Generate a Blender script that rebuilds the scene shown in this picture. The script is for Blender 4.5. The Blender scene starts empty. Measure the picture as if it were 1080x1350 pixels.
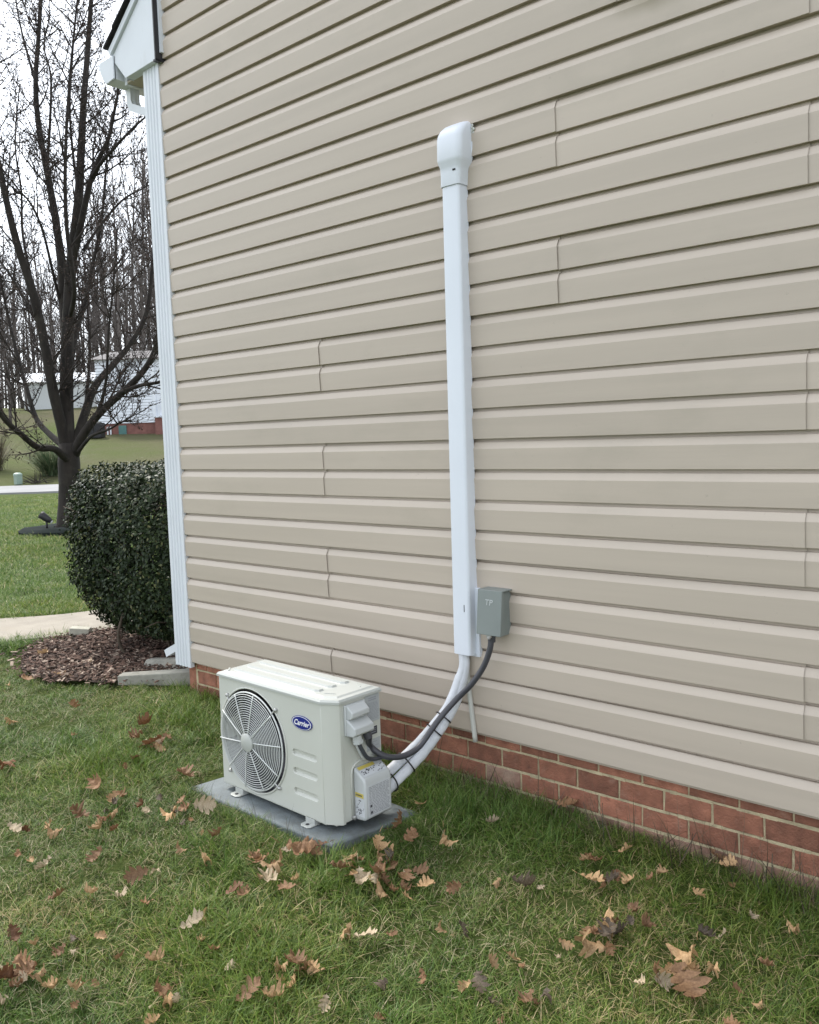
import bpy, bmesh, math, random
import numpy as np
from mathutils import Vector, Matrix
from mathutils.noise import noise as pnoise

rnd = random.Random(7)
sc = bpy.context.scene
COL = sc.collection

# ------------------------------------------------------------------ camera
F_PX, W_PX, H_PX = 1135.0, 1080.0, 1350.0
CAM = Vector((0.0, 0.0, 1.7042))
YAW, PITCH, ROLL = math.radians(41.175), math.radians(4.927), math.radians(-1.818)
_f = Vector((-math.sin(YAW)*math.cos(PITCH), math.cos(YAW)*math.cos(PITCH), -math.sin(PITCH)))
_r0 = Vector((math.cos(YAW), math.sin(YAW), 0.0))
_u0 = _r0.cross(_f)
RIGHT = _r0*math.cos(ROLL) + _u0*math.sin(ROLL)
UP = -_r0*math.sin(ROLL) + _u0*math.cos(ROLL)
FWD = _f
cam = bpy.data.cameras.new('camera')
cam.sensor_fit = 'HORIZONTAL'; cam.sensor_width = 36.0; cam.lens = F_PX/W_PX*36.0
cam.clip_start = 0.05; cam.clip_end = 1000.0
cam_o = bpy.data.objects.new('camera', cam); COL.objects.link(cam_o)
cam_o.matrix_world = Matrix(((RIGHT.x, UP.x, -FWD.x, CAM.x), (RIGHT.y, UP.y, -FWD.y, CAM.y),
                             (RIGHT.z, UP.z, -FWD.z, CAM.z), (0, 0, 0, 1)))
sc.camera = cam_o

# ------------------------------------------------------------------ sky, sun, exposure
SUN_EL, SUN_AZ = math.radians(50), Vector((-0.992, 0.125))
world = bpy.data.worlds.new('World'); sc.world = world; world.use_nodes = True
wn, wl = world.node_tree.nodes, world.node_tree.links
bg = wn['Background']
sky = wn.new('ShaderNodeTexSky'); sky.sky_type = 'NISHITA'; sky.sun_disc = False
sky.sun_elevation = SUN_EL
sky.sun_rotation = math.atan2(SUN_AZ.x, SUN_AZ.y)
sky.air_density = 1.0; sky.dust_density = 1.5; sky.ozone_density = 1.0
hsv = wn.new('ShaderNodeHueSaturation'); hsv.inputs['Saturation'].default_value = 0.35
wl.new(sky.outputs['Color'], hsv.inputs['Color'])
# thin even overcast veiling the blue
veil = wn.new('ShaderNodeMix'); veil.data_type = 'RGBA'; veil.inputs[0].default_value = 0.70
wl.new(hsv.outputs['Color'], veil.inputs[6]); veil.inputs[7].default_value = (4.1, 4.35, 4.7, 1)
wl.new(veil.outputs[2], bg.inputs['Color'])
bg.inputs['Strength'].default_value = 0.15
sun = bpy.data.lights.new('sun', 'SUN'); sun.energy = 1.5; sun.angle = math.radians(12); sun.color = (1.0, 0.95, 0.87)
sun_o = bpy.data.objects.new('sun', sun); COL.objects.link(sun_o)
_sd = Vector((SUN_AZ.x*math.cos(SUN_EL), SUN_AZ.y*math.cos(SUN_EL), math.sin(SUN_EL)))
sun_o.rotation_euler = _sd.to_track_quat('Z', 'Y').to_euler()
sun_o.location = (-20, 12, 20)
sc.view_settings.view_transform = 'Standard'; sc.view_settings.look = 'None'
sc.view_settings.gamma = 1.0; sc.view_settings.use_curve_mapping = False
sc.view_settings.exposure = 1.42

# ------------------------------------------------------------------ constants of the place
U = 0.127            # siding exposure
ZS = 0.42            # bottom edge of the siding
YW = 2.9146          # plane of the siding's butt edges
XC = -4.302           # where the siding meets the corner post
YB = YW + 0.031       # brick face

def ground_z(x, y):
    z = 0.228 - 0.0318*(max(x, -4.4) + 4.376) - 0.05*(2.93 - min(y, 2.93))
    if x < -4.4: z -= 0.006*min(-4.4 - x, 12)
    s = -0.686*x + 0.73*y
    if s > 37.6:
        t = s - 37.6
        z += 0.128*t if t < 42 else 0.128*42 + 0.03*(t - 42)
        if t < 2.0: z -= 0.128*t*(1 - t/2.0)*0.5
    return z

def cam_ray(px, py):
    d = FWD + RIGHT*((px - W_PX/2)/F_PX) + UP*(-(py - H_PX/2)/F_PX)
    return d
def at_depth(px, py, depth):
    return CAM + cam_ray(px, py)*depth
def on_ground(px, py):
    d = cam_ray(px, py); z = 0.1
    for _ in range(30):
        p = CAM + d*((z - CAM.z)/d.z); z = 0.5*z + 0.5*ground_z(p.x, p.y)
    return CAM + d*((z - CAM.z)/d.z)
def project(p):
    q = Vector(p) - CAM
    w = q.dot(FWD)
    if w <= 0.01: return None
    return (W_PX/2 + F_PX*q.dot(RIGHT)/w, H_PX/2 - F_PX*q.dot(UP)/w, w)

# ------------------------------------------------------------------ material helpers
def srgb(r, g, b):
    f = lambda c: (c/255/12.92 if c/255 <= 0.04045 else ((c/255 + 0.055)/1.055)**2.4)
    return (f(r), f(g), f(b))
def mat(name, col, rough=0.6, var=0.12, scale=8.0, bump=0.0, bscale=60.0, metallic=0.0, detail=4.0, col2=None,
        stretch=None, spec=0.5, rnd_var=0.0, trans=0.0):
    m = bpy.data.materials.new(name); m.use_nodes = True
    n, l = m.node_tree.nodes, m.node_tree.links
    b = n['Principled BSDF']
    b.inputs['Roughness'].default_value = rough; b.inputs['Metallic'].default_value = metallic
    b.inputs['Specular IOR Level'].default_value = spec
    tc = n.new('ShaderNodeTexCoord')
    mp = n.new('ShaderNodeMapping'); l.new(tc.outputs['Object'], mp.inputs['Vector'])
    if stretch: mp.inputs['Scale'].default_value = stretch
    nz = n.new('ShaderNodeTexNoise'); nz.inputs['Scale'].default_value = scale; nz.inputs['Detail'].default_value = detail
    l.new(mp.outputs['Vector'], nz.inputs['Vector'])
    c2 = col2 if col2 else tuple(c*(1 - var) for c in col)
    c1 = tuple(min(1, c*(1 + var*0.5)) for c in col) if not col2 else col
    rp = n.new('ShaderNodeValToRGB')
    rp.color_ramp.elements[0].position = 0.3; rp.color_ramp.elements[1].position = 0.7
    rp.color_ramp.elements[0].color = (*c2, 1); rp.color_ramp.elements[1].color = (*c1, 1)
    l.new(nz.outputs['Fac'], rp.inputs['Fac'])
    out = rp.outputs['Color']
    if rnd_var:
        oi = n.new('ShaderNodeObjectInfo')
        h = n.new('ShaderNodeHueSaturation')
        mr = n.new('ShaderNodeMapRange'); mr.inputs['To Min'].default_value = 1 - rnd_var; mr.inputs['To Max'].default_value = 1 + rnd_var
        l.new(oi.outputs['Random'], mr.inputs['Value']); l.new(mr.outputs['Result'], h.inputs['Value'])
        l.new(out, h.inputs['Color']); out = h.outputs['Color']
    l.new(out, b.inputs['Base Color'])
    if bump:
        nb = n.new('ShaderNodeTexNoise'); nb.inputs['Scale'].default_value = bscale; nb.inputs['Detail'].default_value = 6
        l.new(mp.outputs['Vector'], nb.inputs['Vector'])
        bp = n.new('ShaderNodeBump'); bp.inputs['Strength'].default_value = bump; bp.inputs['Distance'].default_value = 0.01
        l.new(nb.outputs['Fac'], bp.inputs['Height']); l.new(bp.outputs['Normal'], b.inputs['Normal'])
    if trans:
        t = n.new('ShaderNodeBsdfTranslucent'); l.new(out, t.inputs['Color'])
        mx = n.new('ShaderNodeMixShader'); mx.inputs['Fac'].default_value = trans
        l.new(b.outputs['BSDF'], mx.inputs[1]); l.new(t.outputs['BSDF'], mx.inputs[2])
        l.new(mx.outputs['Shader'], n['Material Output'].inputs['Surface'])
    m['color_out'] = 1
    return m
def add_overlay(m, color, scale, lo, hi, stretch=None, strength=1.0, wpos=False):
    """blotches of a second colour (dirt, wear) over the base colour"""
    n, l = m.node_tree.nodes, m.node_tree.links
    b = n['Principled BSDF']; src = b.inputs['Base Color'].links[0].from_socket
    if wpos:
        geo = n.new('ShaderNodeNewGeometry'); vec = geo.outputs['Position']
    else:
        tc = n.new('ShaderNodeTexCoord'); vec = tc.outputs['Object']
    mp = n.new('ShaderNodeMapping'); l.new(vec, mp.inputs['Vector'])
    if stretch: mp.inputs['Scale'].default_value = stretch
    nz = n.new('ShaderNodeTexNoise'); nz.inputs['Scale'].default_value = scale; nz.inputs['Detail'].default_value = 7; nz.inputs['Roughness'].default_value = 0.65
    l.new(mp.outputs['Vector'], nz.inputs['Vector'])
    mr = n.new('ShaderNodeMapRange'); mr.inputs['From Min'].default_value = lo; mr.inputs['From Max'].default_value = hi
    mr.inputs['To Max'].default_value = strength
    l.new(nz.outputs['Fac'], mr.inputs['Value'])
    mx = n.new('ShaderNodeMix'); mx.data_type = 'RGBA'
    l.new(mr.outputs['Result'], mx.inputs[0]); l.new(src, mx.inputs[6]); mx.inputs[7].default_value = (*color, 1)
    l.new(mx.outputs[2], b.inputs['Base Color'])
    return mr

M = {}
M['siding'] = mat('siding_vinyl', (0.500, 0.431, 0.361), 0.36, 0.05, 1.3, bump=0.05, bscale=30, stretch=(0.6, 1, 14), rnd_var=0.035, spec=0.4)
add_overlay(M['siding'], (0.25, 0.21, 0.17), 42, 0.67, 0.74, stretch=(1, 1, 1.2), strength=0.45, wpos=True)
add_overlay(M['siding'], (0.33, 0.30, 0.24), 1.6, 0.55, 0.75, stretch=(1, 1, 2.0), strength=0.28, wpos=True)
# soft shadow from above, put into the siding colour high on the wall
def shade_patch(m, centre, radius, color, strength):
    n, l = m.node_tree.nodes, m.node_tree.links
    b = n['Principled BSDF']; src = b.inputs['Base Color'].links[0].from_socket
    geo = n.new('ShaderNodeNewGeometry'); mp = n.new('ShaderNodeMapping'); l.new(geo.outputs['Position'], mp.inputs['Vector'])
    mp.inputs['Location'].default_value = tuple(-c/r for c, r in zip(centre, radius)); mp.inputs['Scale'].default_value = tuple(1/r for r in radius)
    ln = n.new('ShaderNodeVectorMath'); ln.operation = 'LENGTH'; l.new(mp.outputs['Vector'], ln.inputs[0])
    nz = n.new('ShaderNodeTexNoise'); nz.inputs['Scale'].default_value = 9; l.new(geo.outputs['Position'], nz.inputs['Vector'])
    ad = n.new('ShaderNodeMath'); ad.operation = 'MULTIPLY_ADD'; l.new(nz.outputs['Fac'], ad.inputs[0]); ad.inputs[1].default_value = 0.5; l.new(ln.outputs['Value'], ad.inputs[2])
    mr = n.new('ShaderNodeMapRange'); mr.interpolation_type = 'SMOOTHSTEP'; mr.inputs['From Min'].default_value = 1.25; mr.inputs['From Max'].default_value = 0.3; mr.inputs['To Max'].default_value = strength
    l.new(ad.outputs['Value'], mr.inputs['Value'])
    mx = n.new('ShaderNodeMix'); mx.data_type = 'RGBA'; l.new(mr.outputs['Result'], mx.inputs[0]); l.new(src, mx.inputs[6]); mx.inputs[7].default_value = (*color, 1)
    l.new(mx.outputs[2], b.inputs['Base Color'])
shade_patch(M['siding'], (-1.36, YW, 3.19), (0.24, 0.5, 0.075), (0.20, 0.17, 0.10), 0.75)
M['white'] = mat('white_aluminium', (0.66, 0.69, 0.73), 0.45, 0.04, 5)
add_overlay(M['white'], (0.42, 0.42, 0.40), 9, 0.60, 0.78, stretch=(1, 1, 0.25), strength=0.35, wpos=True)
M['soffit'] = mat('soffit_paint', (0.42, 0.37, 0.28), 0.6, 0.1, 10)
M['brick'] = mat('red_brick', (0.305, 0.127, 0.079), 0.85, 0.34, 18, bump=0.6, bscale=140, rnd_var=0.30)
add_overlay(M['brick'], (0.36, 0.22, 0.16), 22, 0.55, 0.75, strength=0.5, wpos=True)
add_overlay(M['brick'], (0.07, 0.035, 0.03), 35, 0.62, 0.72, strength=0.6, wpos=True)
M['brick_pale'] = mat('splashed_brick', (0.30, 0.17, 0.125), 0.9, 0.3, 14, bump=0.5, bscale=120, rnd_var=0.15)
add_overlay(M['brick_pale'], (0.40, 0.31, 0.23), 12, 0.45, 0.7, strength=0.6, wpos=True)
M['mortar'] = mat('mortar', (0.50, 0.42, 0.27), 0.95, 0.25, 25, bump=0.6, bscale=160)
M['shingle'] = mat('dark_shingle', (0.035, 0.033, 0.034), 0.95, 0.4, 40, spec=0.15, bump=0.6, bscale=90)
M['concrete'] = mat('concrete', (0.32, 0.285, 0.235), 0.9, 0.18, 6, bump=0.3, bscale=80)
add_overlay(M['concrete'], (0.22, 0.19, 0.14), 3, 0.52, 0.72, strength=0.5, wpos=True)
M['splash'] = mat('old_concrete', (0.30, 0.29, 0.25), 0.9, 0.25, 12, bump=0.4, bscale=70)
add_overlay(M['splash'], (0.09, 0.09, 0.06), 9, 0.55, 0.7, strength=0.6)
M['road'] = mat('road_surface', (0.26, 0.26, 0.265), 0.85, 0.12, 0.8, bump=0.2, bscale=40)
M['pad'] = mat('composite_pad', (0.165, 0.19, 0.20), 0.75, 0.25, 12, bump=0.35, bscale=120)
add_overlay(M['pad'], (0.10, 0.10, 0.085), 7, 0.52, 0.7, strength=0.55)
add_overlay(M['pad'], (0.42, 0.42, 0.40), 45, 0.66, 0.74, strength=0.5)
M['acpaint'] = mat('cream_enamel', (0.545, 0.555, 0.505), 0.38, 0.03, 5, bump=0.03, bscale=300)
add_overlay(M['acpaint'], (0.45, 0.43, 0.36), 7, 0.60, 0.80, strength=0.25)
M['aclid'] = mat('pale_enamel_lid', (0.455, 0.47, 0.445), 0.35, 0.03, 5, bump=0.03, bscale=300)
add_overlay(M['aclid'], (0.40, 0.38, 0.31), 9, 0.60, 0.80, strength=0.25)
M['acgrey'] = mat('grey_plastic', (0.50, 0.52, 0.52), 0.5, 0.05, 8)
M['dark'] = mat('dark_interior', (0.015, 0.014, 0.018), 0.8, 0.2, 8)
M['fanblade'] = mat('fan_plastic', (0.045, 0.042, 0.055), 0.4, 0.1, 8)
M['fin'] = mat('coil_fin', (0.07, 0.075, 0.09), 0.5, 0.2, 30, metallic=0.3)
M['wire'] = mat('coated_wire', (0.66, 0.68, 0.66), 0.4, 0.05, 20)
M['blue'] = mat('badge_blue', (0.012, 0.022, 0.20), 0.3, 0.05, 8)
M['badge_white'] = mat('badge_white', (0.8, 0.8, 0.82), 0.4, 0.02, 8)
M['paper'] = mat('label_paper', (0.56, 0.58, 0.60), 0.6, 0.05, 20)
M['paper_grey'] = mat('label_grey', (0.40, 0.42, 0.43), 0.55, 0.06, 20)
M['ink'] = mat('label_ink', (0.06, 0.06, 0.07), 0.7, 0.05, 20)
M['ink_soft'] = mat('label_print', (0.30, 0.31, 0.34), 0.7, 0.05, 20)
M['yellow'] = mat('label_yellow', (0.55, 0.45, 0.10), 0.6, 0.05, 20)
M['zinc'] = mat('zinc_bolt', (0.45, 0.45, 0.44), 0.4, 0.15, 30, metallic=0.7)
M['pvc'] = mat('white_cover_plastic', (0.70, 0.735, 0.80), 0.4, 0.03, 3)
add_overlay(M['pvc'], (0.50, 0.50, 0.50), 6, 0.60, 0.80, stretch=(1, 1, 0.2), strength=0.2)
M['wrap'] = mat('insulation_wrap', (0.66, 0.68, 0.72), 0.5, 0.10, 16, bump=0.35, bscale=35)
add_overlay(M['wrap'], (0.40, 0.40, 0.40), 18, 0.58, 0.75, strength=0.35)
M['conduit'] = mat('dark_grey_conduit', (0.055, 0.055, 0.065), 0.42, 0.15, 20)
M['tie'] = mat('black_tie', (0.012, 0.012, 0.013), 0.4, 0.1, 20)
M['boxgrey'] = mat('grey_box_enamel', (0.20, 0.225, 0.215), 0.45, 0.06, 8, bump=0.08, bscale=200)
M['drain'] = mat('drain_tube', (0.52, 0.52, 0.48), 0.45, 0.1, 6)
M['bark'] = mat('dark_bark', (0.024, 0.019, 0.016), 0.95, 0.5, 9, bump=0.9, bscale=26, stretch=(1, 1, 0.25))
add_overlay(M['bark'], (0.05, 0.046, 0.034), 5, 0.52, 0.7, strength=0.5, wpos=True)
M['twig'] = mat('twig_bark', (0.026, 0.019, 0.016), 0.9, 0.3, 6)
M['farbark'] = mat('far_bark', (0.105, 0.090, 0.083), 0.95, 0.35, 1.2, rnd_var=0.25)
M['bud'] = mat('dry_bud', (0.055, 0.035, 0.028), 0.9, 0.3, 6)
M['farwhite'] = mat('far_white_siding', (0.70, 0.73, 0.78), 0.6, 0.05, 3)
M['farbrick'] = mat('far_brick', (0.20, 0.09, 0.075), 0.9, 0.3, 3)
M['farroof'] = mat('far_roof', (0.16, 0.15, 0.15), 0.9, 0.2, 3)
M['glass'] = mat('window_glass', (0.03, 0.04, 0.05), 0.08, 0.1, 3)
M['greendoor'] = mat('teal_paint', (0.07, 0.17, 0.16), 0.5, 0.15, 6)
M['metaldark'] = mat('dark_metal', (0.02, 0.02, 0.023), 0.5, 0.2, 10)
M['pedestal'] = mat('pale_green_plastic', (0.24, 0.32, 0.27), 0.5, 0.1, 6)
M['lens'] = mat('lamp_lens', (0.6, 0.62, 0.64), 0.15, 0.05, 6)
M['paver'] = mat('pale_paver', (0.46, 0.44, 0.36), 0.85, 0.15, 20, bump=0.3, bscale=80)
M['mulchbed'] = mat('mulch_soil', (0.060, 0.038, 0.028), 0.95, 0.5, 25, bump=0.8, bscale=60)
M['chip'] = mat('bark_chip', (0.105, 0.062, 0.045), 0.9, 0.4, 20, rnd_var=0.4)
M['chip_pale'] = mat('pale_chip', (0.30, 0.23, 0.18), 0.9, 0.3, 20, rnd_var=0.3)
M['stem'] = mat('shrub_stem', (0.09, 0.07, 0.05), 0.9, 0.3, 20)
M['ringrubber'] = mat('dark_green_ring', (0.016, 0.022, 0.021), 0.95, 0.3, 10, spec=0.08)

# ------------------------------------------------------------------ mesh helpers
class MB:
    def __init__(s): s.v = []; s.f = []; s.mi = []; s.cur = 0
    def add(s, vs, fs):
        o = len(s.v); s.v += [tuple(v) for v in vs]
        for f in fs: s.f.append([i + o for i in f]); s.mi.append(s.cur)
    def box(s, x0, y0, z0, x1, y1, z1, T=None):
        vs = [(x0,y0,z0),(x1,y0,z0),(x1,y1,z0),(x0,y1,z0),(x0,y0,z1),(x1,y0,z1),(x1,y1,z1),(x0,y1,z1)]
        if T: vs = [T @ Vector(v) for v in vs]
        s.add(vs, [(0,3,2,1),(4,5,6,7),(0,1,5,4),(1,2,6,5),(2,3,7,6),(3,0,4,7)])
    def prism(s, poly, a, b, fn, cap=True):
        """poly: 2D outline; fn(u,v,t)->3D"""
        n = len(poly)
        vs = [fn(u, v, a) for u, v in poly] + [fn(u, v, b) for u, v in poly]
        fs = [(i, (i+1) % n, n + (i+1) % n, n + i) for i in range(n)]
        if cap: fs += [tuple(range(n-1, -1, -1)), tuple(range(n, 2*n))]
        s.add(vs, fs)
    def tube(s, pts, rad, n=8, cap=True, flat=1.0):
        pts = [Vector(p) for p in pts]
        if not hasattr(rad, '__len__'): rad = [rad]*len(pts)
        t0 = (pts[1] - pts[0]).normalized()
        ref = Vector((0, 0, 1)) if abs(t0.z) < 0.9 else Vector((1, 0, 0))
        a = t0.cross(ref).normalized()
        vs = []
        for i, p in enumerate(pts):
            t = (pts[min(i+1, len(pts)-1)] - pts[max(i-1, 0)]).normalized()
            a = (a - t*a.dot(t)); a = a.normalized() if a.length > 1e-6 else t.orthogonal().normalized()
            b = t.cross(a)
            for k in range(n):
                an = 2*math.pi*k/n
                vs.append(p + (a*math.cos(an) + b*math.sin(an)*flat)*rad[i])
        fs = []
        for i in range(len(pts)-1):
            for k in range(n):
                k2 = (k+1) % n
                fs.append((i*n+k, i*n+k2, (i+1)*n+k2, (i+1)*n+k))
        if cap:
            fs.append(tuple(range(n-1, -1, -1))); m = (len(pts)-1)*n; fs.append(tuple(range(m, m+n)))
        s.add(vs, fs)
    def mesh(s, name, mats, smooth=False, sharp=None):
        me = bpy.data.meshes.new(name)
        me.from_pydata(s.v, [], s.f)
        for m in (mats if isinstance(mats, (list, tuple)) else [mats]): me.materials.append(m)
        if any(s.mi): me.polygons.foreach_set('material_index', s.mi)
        me.validate()
        if smooth:
            me.polygons.foreach_set('use_smooth', [True]*len(me.polygons))
            if sharp: me.set_sharp_from_angle(angle=math.radians(sharp))
        me.update()
        return me
    def build(s, name, mats, parent=None, smooth=False, sharp=None, bevel=0, loc=None):
        return link(name, s.mesh(name, mats, smooth, sharp), parent, bevel, loc)

def link(name, me, parent=None, bevel=0, loc=None):
    o = bpy.data.objects.new(name, me); COL.objects.link(o)
    if parent is not None: o.parent = parent
    if loc is not None: o.location = loc
    if bevel:
        b = o.modifiers.new('bevel', 'BEVEL'); b.width = bevel; b.segments = 2; b.limit_method = 'ANGLE'; b.angle_limit = math.radians(35)
        b.harden_normals = False
    return o
def tag(o, label=None, cat=None, group=None, kind=None):
    if label: o['label'] = label
    if cat: o['category'] = cat
    if group: o['group'] = group
    if kind: o['kind'] = kind
    return o
def empty(name, loc=(0,0,0), rz=0.0, label=None, cat=None, group=None):
    o = bpy.data.objects.new(name, None); COL.objects.link(o)
    o.empty_display_size = 0.1; o.location = loc; o.rotation_euler = (0, 0, rz)
    return tag(o, label, cat, group)
def copy_tree(o, parent=None):
    c = o.copy(); COL.objects.link(c)
    if parent is not None: c.parent = parent
    for ch in list(o.children): copy_tree(ch, c)
    return c
def smooth_path(pts, n=6):
    """Catmull-Rom"""
    P = [Vector(p) for p in pts]; P = [P[0]*2 - P[1]] + P + [P[-1]*2 - P[-2]]
    out = []
    for i in range(1, len(P)-2):
        for k in range(n):
            t = k/n
            out.append(0.5*((2*P[i]) + (P[i+1]-P[i-1])*t + (2*P[i-1]-5*P[i]+4*P[i+1]-P[i+2])*t*t + (3*P[i]-P[i-1]-3*P[i+1]+P[i+2])*t**3))
    out.append(P[-2]); return out

# ================================================================== SETTING: ground, road, walk, beds
def axis(lo, hi, dense_lo, dense_hi, fine, coarse):
    a = []; x = lo
    while x < hi:
        a.append(x)
        d = 0 if dense_lo <= x <= dense_hi else min(abs(x - dense_lo), abs(x - dense_hi))
        x += min(coarse, fine + d*0.12)
    a.append(hi); return a
gx = axis(-330, 170, -8, 2, 0.16, 12); gy = axis(-60, 330, -0.5, 4.5, 0.16, 12)
gm = MB()
def bumpy(x, y):
    if x > -9 and y < 2.85 and x < 2.5: return 0.022*pnoise(Vector((x*1.7, y*1.7, 0.3))) + 0.008*pnoise(Vector((x*6, y*6, 2)))
    return 0.03*pnoise(Vector((x*0.35, y*0.35, 0.7)))
gv = [(x, y, ground_z(x, y) + bumpy(x, y)) for y in gy for x in gx]
nx = len(gx)
gm.add(gv, [(j*nx+i, j*nx+i+1, (j+1)*nx+i+1, (j+1)*nx+i) for j in range(len(gy)-1) for i in range(nx-1)])
# lawn material
ml = bpy.data.materials.new('lawn_ground'); ml.use_nodes = True
n, l = ml.node_tree.nodes, ml.node_tree.links
pb = n['Principled BSDF']; pb.inputs['Roughness'].default_value = 0.95; pb.inputs['Specular IOR Level'].default_value = 0.1
geo = n.new('ShaderNodeNewGeometry')
def noise_node(scale, detail=5, vec=geo.outputs['Position'], rough=0.6):
    z = n.new('ShaderNodeTexNoise'); z.inputs['Scale'].default_value = scale; z.inputs['Detail'].default_value = detail
    z.inputs['Roughness'].default_value = rough; l.new(vec, z.inputs['Vector']); return z.outputs['Fac']
def ramp(fac, stops):
    r = n.new('ShaderNodeValToRGB'); e = r.color_ramp.elements
    while len(e) < len(stops): e.new(0.5)
    for el, (p, c) in zip(e, stops): el.position = p; el.color = (*c, 1)
    l.new(fac, r.inputs['Fac']); return r.outputs['Color']
def mixc(fac, a, b):
    mx = n.new('ShaderNodeMix'); mx.data_type = 'RGBA'
    if isinstance(fac, float): mx.inputs[0].default_value = fac
    else: l.new(fac, mx.inputs[0])
    l.new(a, mx.inputs[6]); l.new(b, mx.inputs[7]); return mx.outputs[2]
fine = ramp(noise_node(55, 8, rough=0.75), [(0.25, (0.022, 0.035, 0.010)), (0.5, (0.075, 0.105, 0.026)), (0.72, (0.17, 0.18, 0.07))])
dead = ramp(noise_node(40, 8, rough=0.75), [(0.25, (0.06, 0.052, 0.03)), (0.55, (0.125, 0.118, 0.068)), (0.75, (0.22, 0.19, 0.125))])
patch = n.new('ShaderNodeMapRange'); patch.inputs['From Min'].default_value = 0.28; patch.inputs['From Max'].default_value = 0.56
l.new(noise_node(0.13, 6), patch.inputs['Value'])
sep = n.new('ShaderNodeSeparateXYZ'); l.new(geo.outputs['Position'], sep.inputs['Vector'])
farm = n.new('ShaderNodeMapRange'); farm.inputs['From Min'].default_value = -30; farm.inputs['From Max'].default_value = -37
l.new(sep.outputs['X'], farm.inputs['Value'])
pm = n.new('ShaderNodeMath'); pm.operation = 'MULTIPLY'; l.new(patch.outputs['Result'], pm.inputs[0]); l.new(farm.outputs['Result'], pm.inputs[1])
l.new(mixc(pm.outputs['Value'], fine, dead), pb.inputs['Base Color'])
bp = n.new('ShaderNodeBump'); bp.inputs['Strength'].default_value = 0.9; bp.inputs['Distance'].default_value = 0.05
l.new(noise_node(30, 8, rough=0.75), bp.inputs['Height']); l.new(bp.outputs['Normal'], pb.inputs['Normal'])
ground = gm.build('ground', ml, smooth=True); tag(ground, 'lawn ground sloping away from the house and rising beyond the road', kind='structure')

def strip(name, left, right, mtl, lift, thick=0.0, n_sub=8):
    """sheet between two polylines that follows the ground"""
    L = smooth_path([(x, y, 0) for x, y in left], n_sub); R = smooth_path([(x, y, 0) for x, y in right], n_sub)
    mb = MB(); vs = []; C = 5
    for a, b in zip(L, R):
        for k in range(C):
            p = a.lerp(b, k/(C-1)); vs.append((p.x, p.y, ground_z(p.x, p.y) + lift))
    m = len(L)
    mb.add(vs, [(i*C+k, i*C+k+1, (i+1)*C+k+1, (i+1)*C+k) for i in range(m-1) for k in range(C-1)])
    if thick:
        for side in (0, C-1):
            o = [(vs[i*C+side], (vs[i*C+side][0], vs[i*C+side][1], vs[i*C+side][2]-thick)) for i in range(m)]
            q = [v for pr in o for v in pr]
            mb.add(q, [(2*i, 2*i+2, 2*i+3, 2*i+1) for i in range(m-1)])
    return mb.build(name, mtl, smooth=True, sharp=40)
rd = Vector((0.729, 0.684)); rn = Vector((-0.684, 0.729)); rc = Vector((-33.2, 15.4))
rl = [tuple(rc + rd*t - rn*3.0) for t in (-90, -50, -20, 0, 20, 60, 120)]
rr = [tuple(rc + rd*t + rn*3.0) for t in (-90, -50, -20, 0, 20, 60, 120)]
tag(strip('road', rl, rr, M['road'], 0.06, 0.25), 'pale grey road crossing beyond the front lawn', kind='structure')
wl_pts = [(-8.3, 0.9), (-7.35, 2.0), (-6.72, 2.72), (-6.36, 3.42), (-6.25, 4.6), (-6.25, 8.5)]
wr_pts = [(-9.2, 1.5), (-8.25, 2.55), (-7.62, 3.2), (-7.22, 3.8), (-7.15, 4.8), (-7.15, 8.5)]
tag(strip('footpath', wl_pts, wr_pts, M['concrete'], 0.035, 0.12), 'pale concrete walk curving behind the hedge', kind='structure')
# mulch bed
BED = [(-6.42, 3.02), (-6.16, 2.74), (-5.82, 2.57), (-5.38, 2.53), (-4.98, 2.68), (-4.78, 2.86), (-4.62, 3.02), (-4.52, 3.2), (-4.52, 6.0), (-6.22, 6.0), (-6.24, 4.5), (-6.34, 3.45)]
def in_poly(x, y, P):
    c = False; j = len(P)-1
    for i in range(len(P)):
        (xi, yi), (xj, yj) = P[i], P[j]
        if (yi > y) != (yj > y) and x < (xj-xi)*(y-yi)/(yj-yi) + xi: c = not c
        j = i
    return c
bm_ = bmesh.new()
vsb = [bm_.verts.new((x, y, ground_z(x, y) + 0.02)) for x, y in BED]
bm_.faces.new(vsb); bmesh.ops.triangulate(bm_, faces=bm_.faces[:])
bmesh.ops.subdivide_edges(bm_, edges=bm_.edges[:], cuts=5, use_grid_fill=True)
for v in bm_.verts: v.co.z = ground_z(v.co.x, v.co.y) + 0.022 + 0.014*pnoise(Vector((v.co.x*5, v.co.y*5, 0)))
me = bpy.data.meshes.new('mulch_bed'); bm_.to_mesh(me); bm_.free(); me.materials.append(M['mulchbed'])
tag(link('mulch_bed', me), 'dark mulch bed under the hedge', kind='structure')
# far verge bed across the road
vb = strip('verge_bed', [tuple(rc + rd*t + rn*3.25) for t in (-40, -20, -9, -5, -3.2)], [tuple(rc + rd*t + rn*w) for t, w in ((-40, 7), (-20, 6.6), (-9, 6.2), (-5, 5), (-3.2, 3.6))], M['chip'], 0.05)
tag(vb, 'brown leaf strewn bank beside the far edge of the road', kind='structure')

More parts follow.
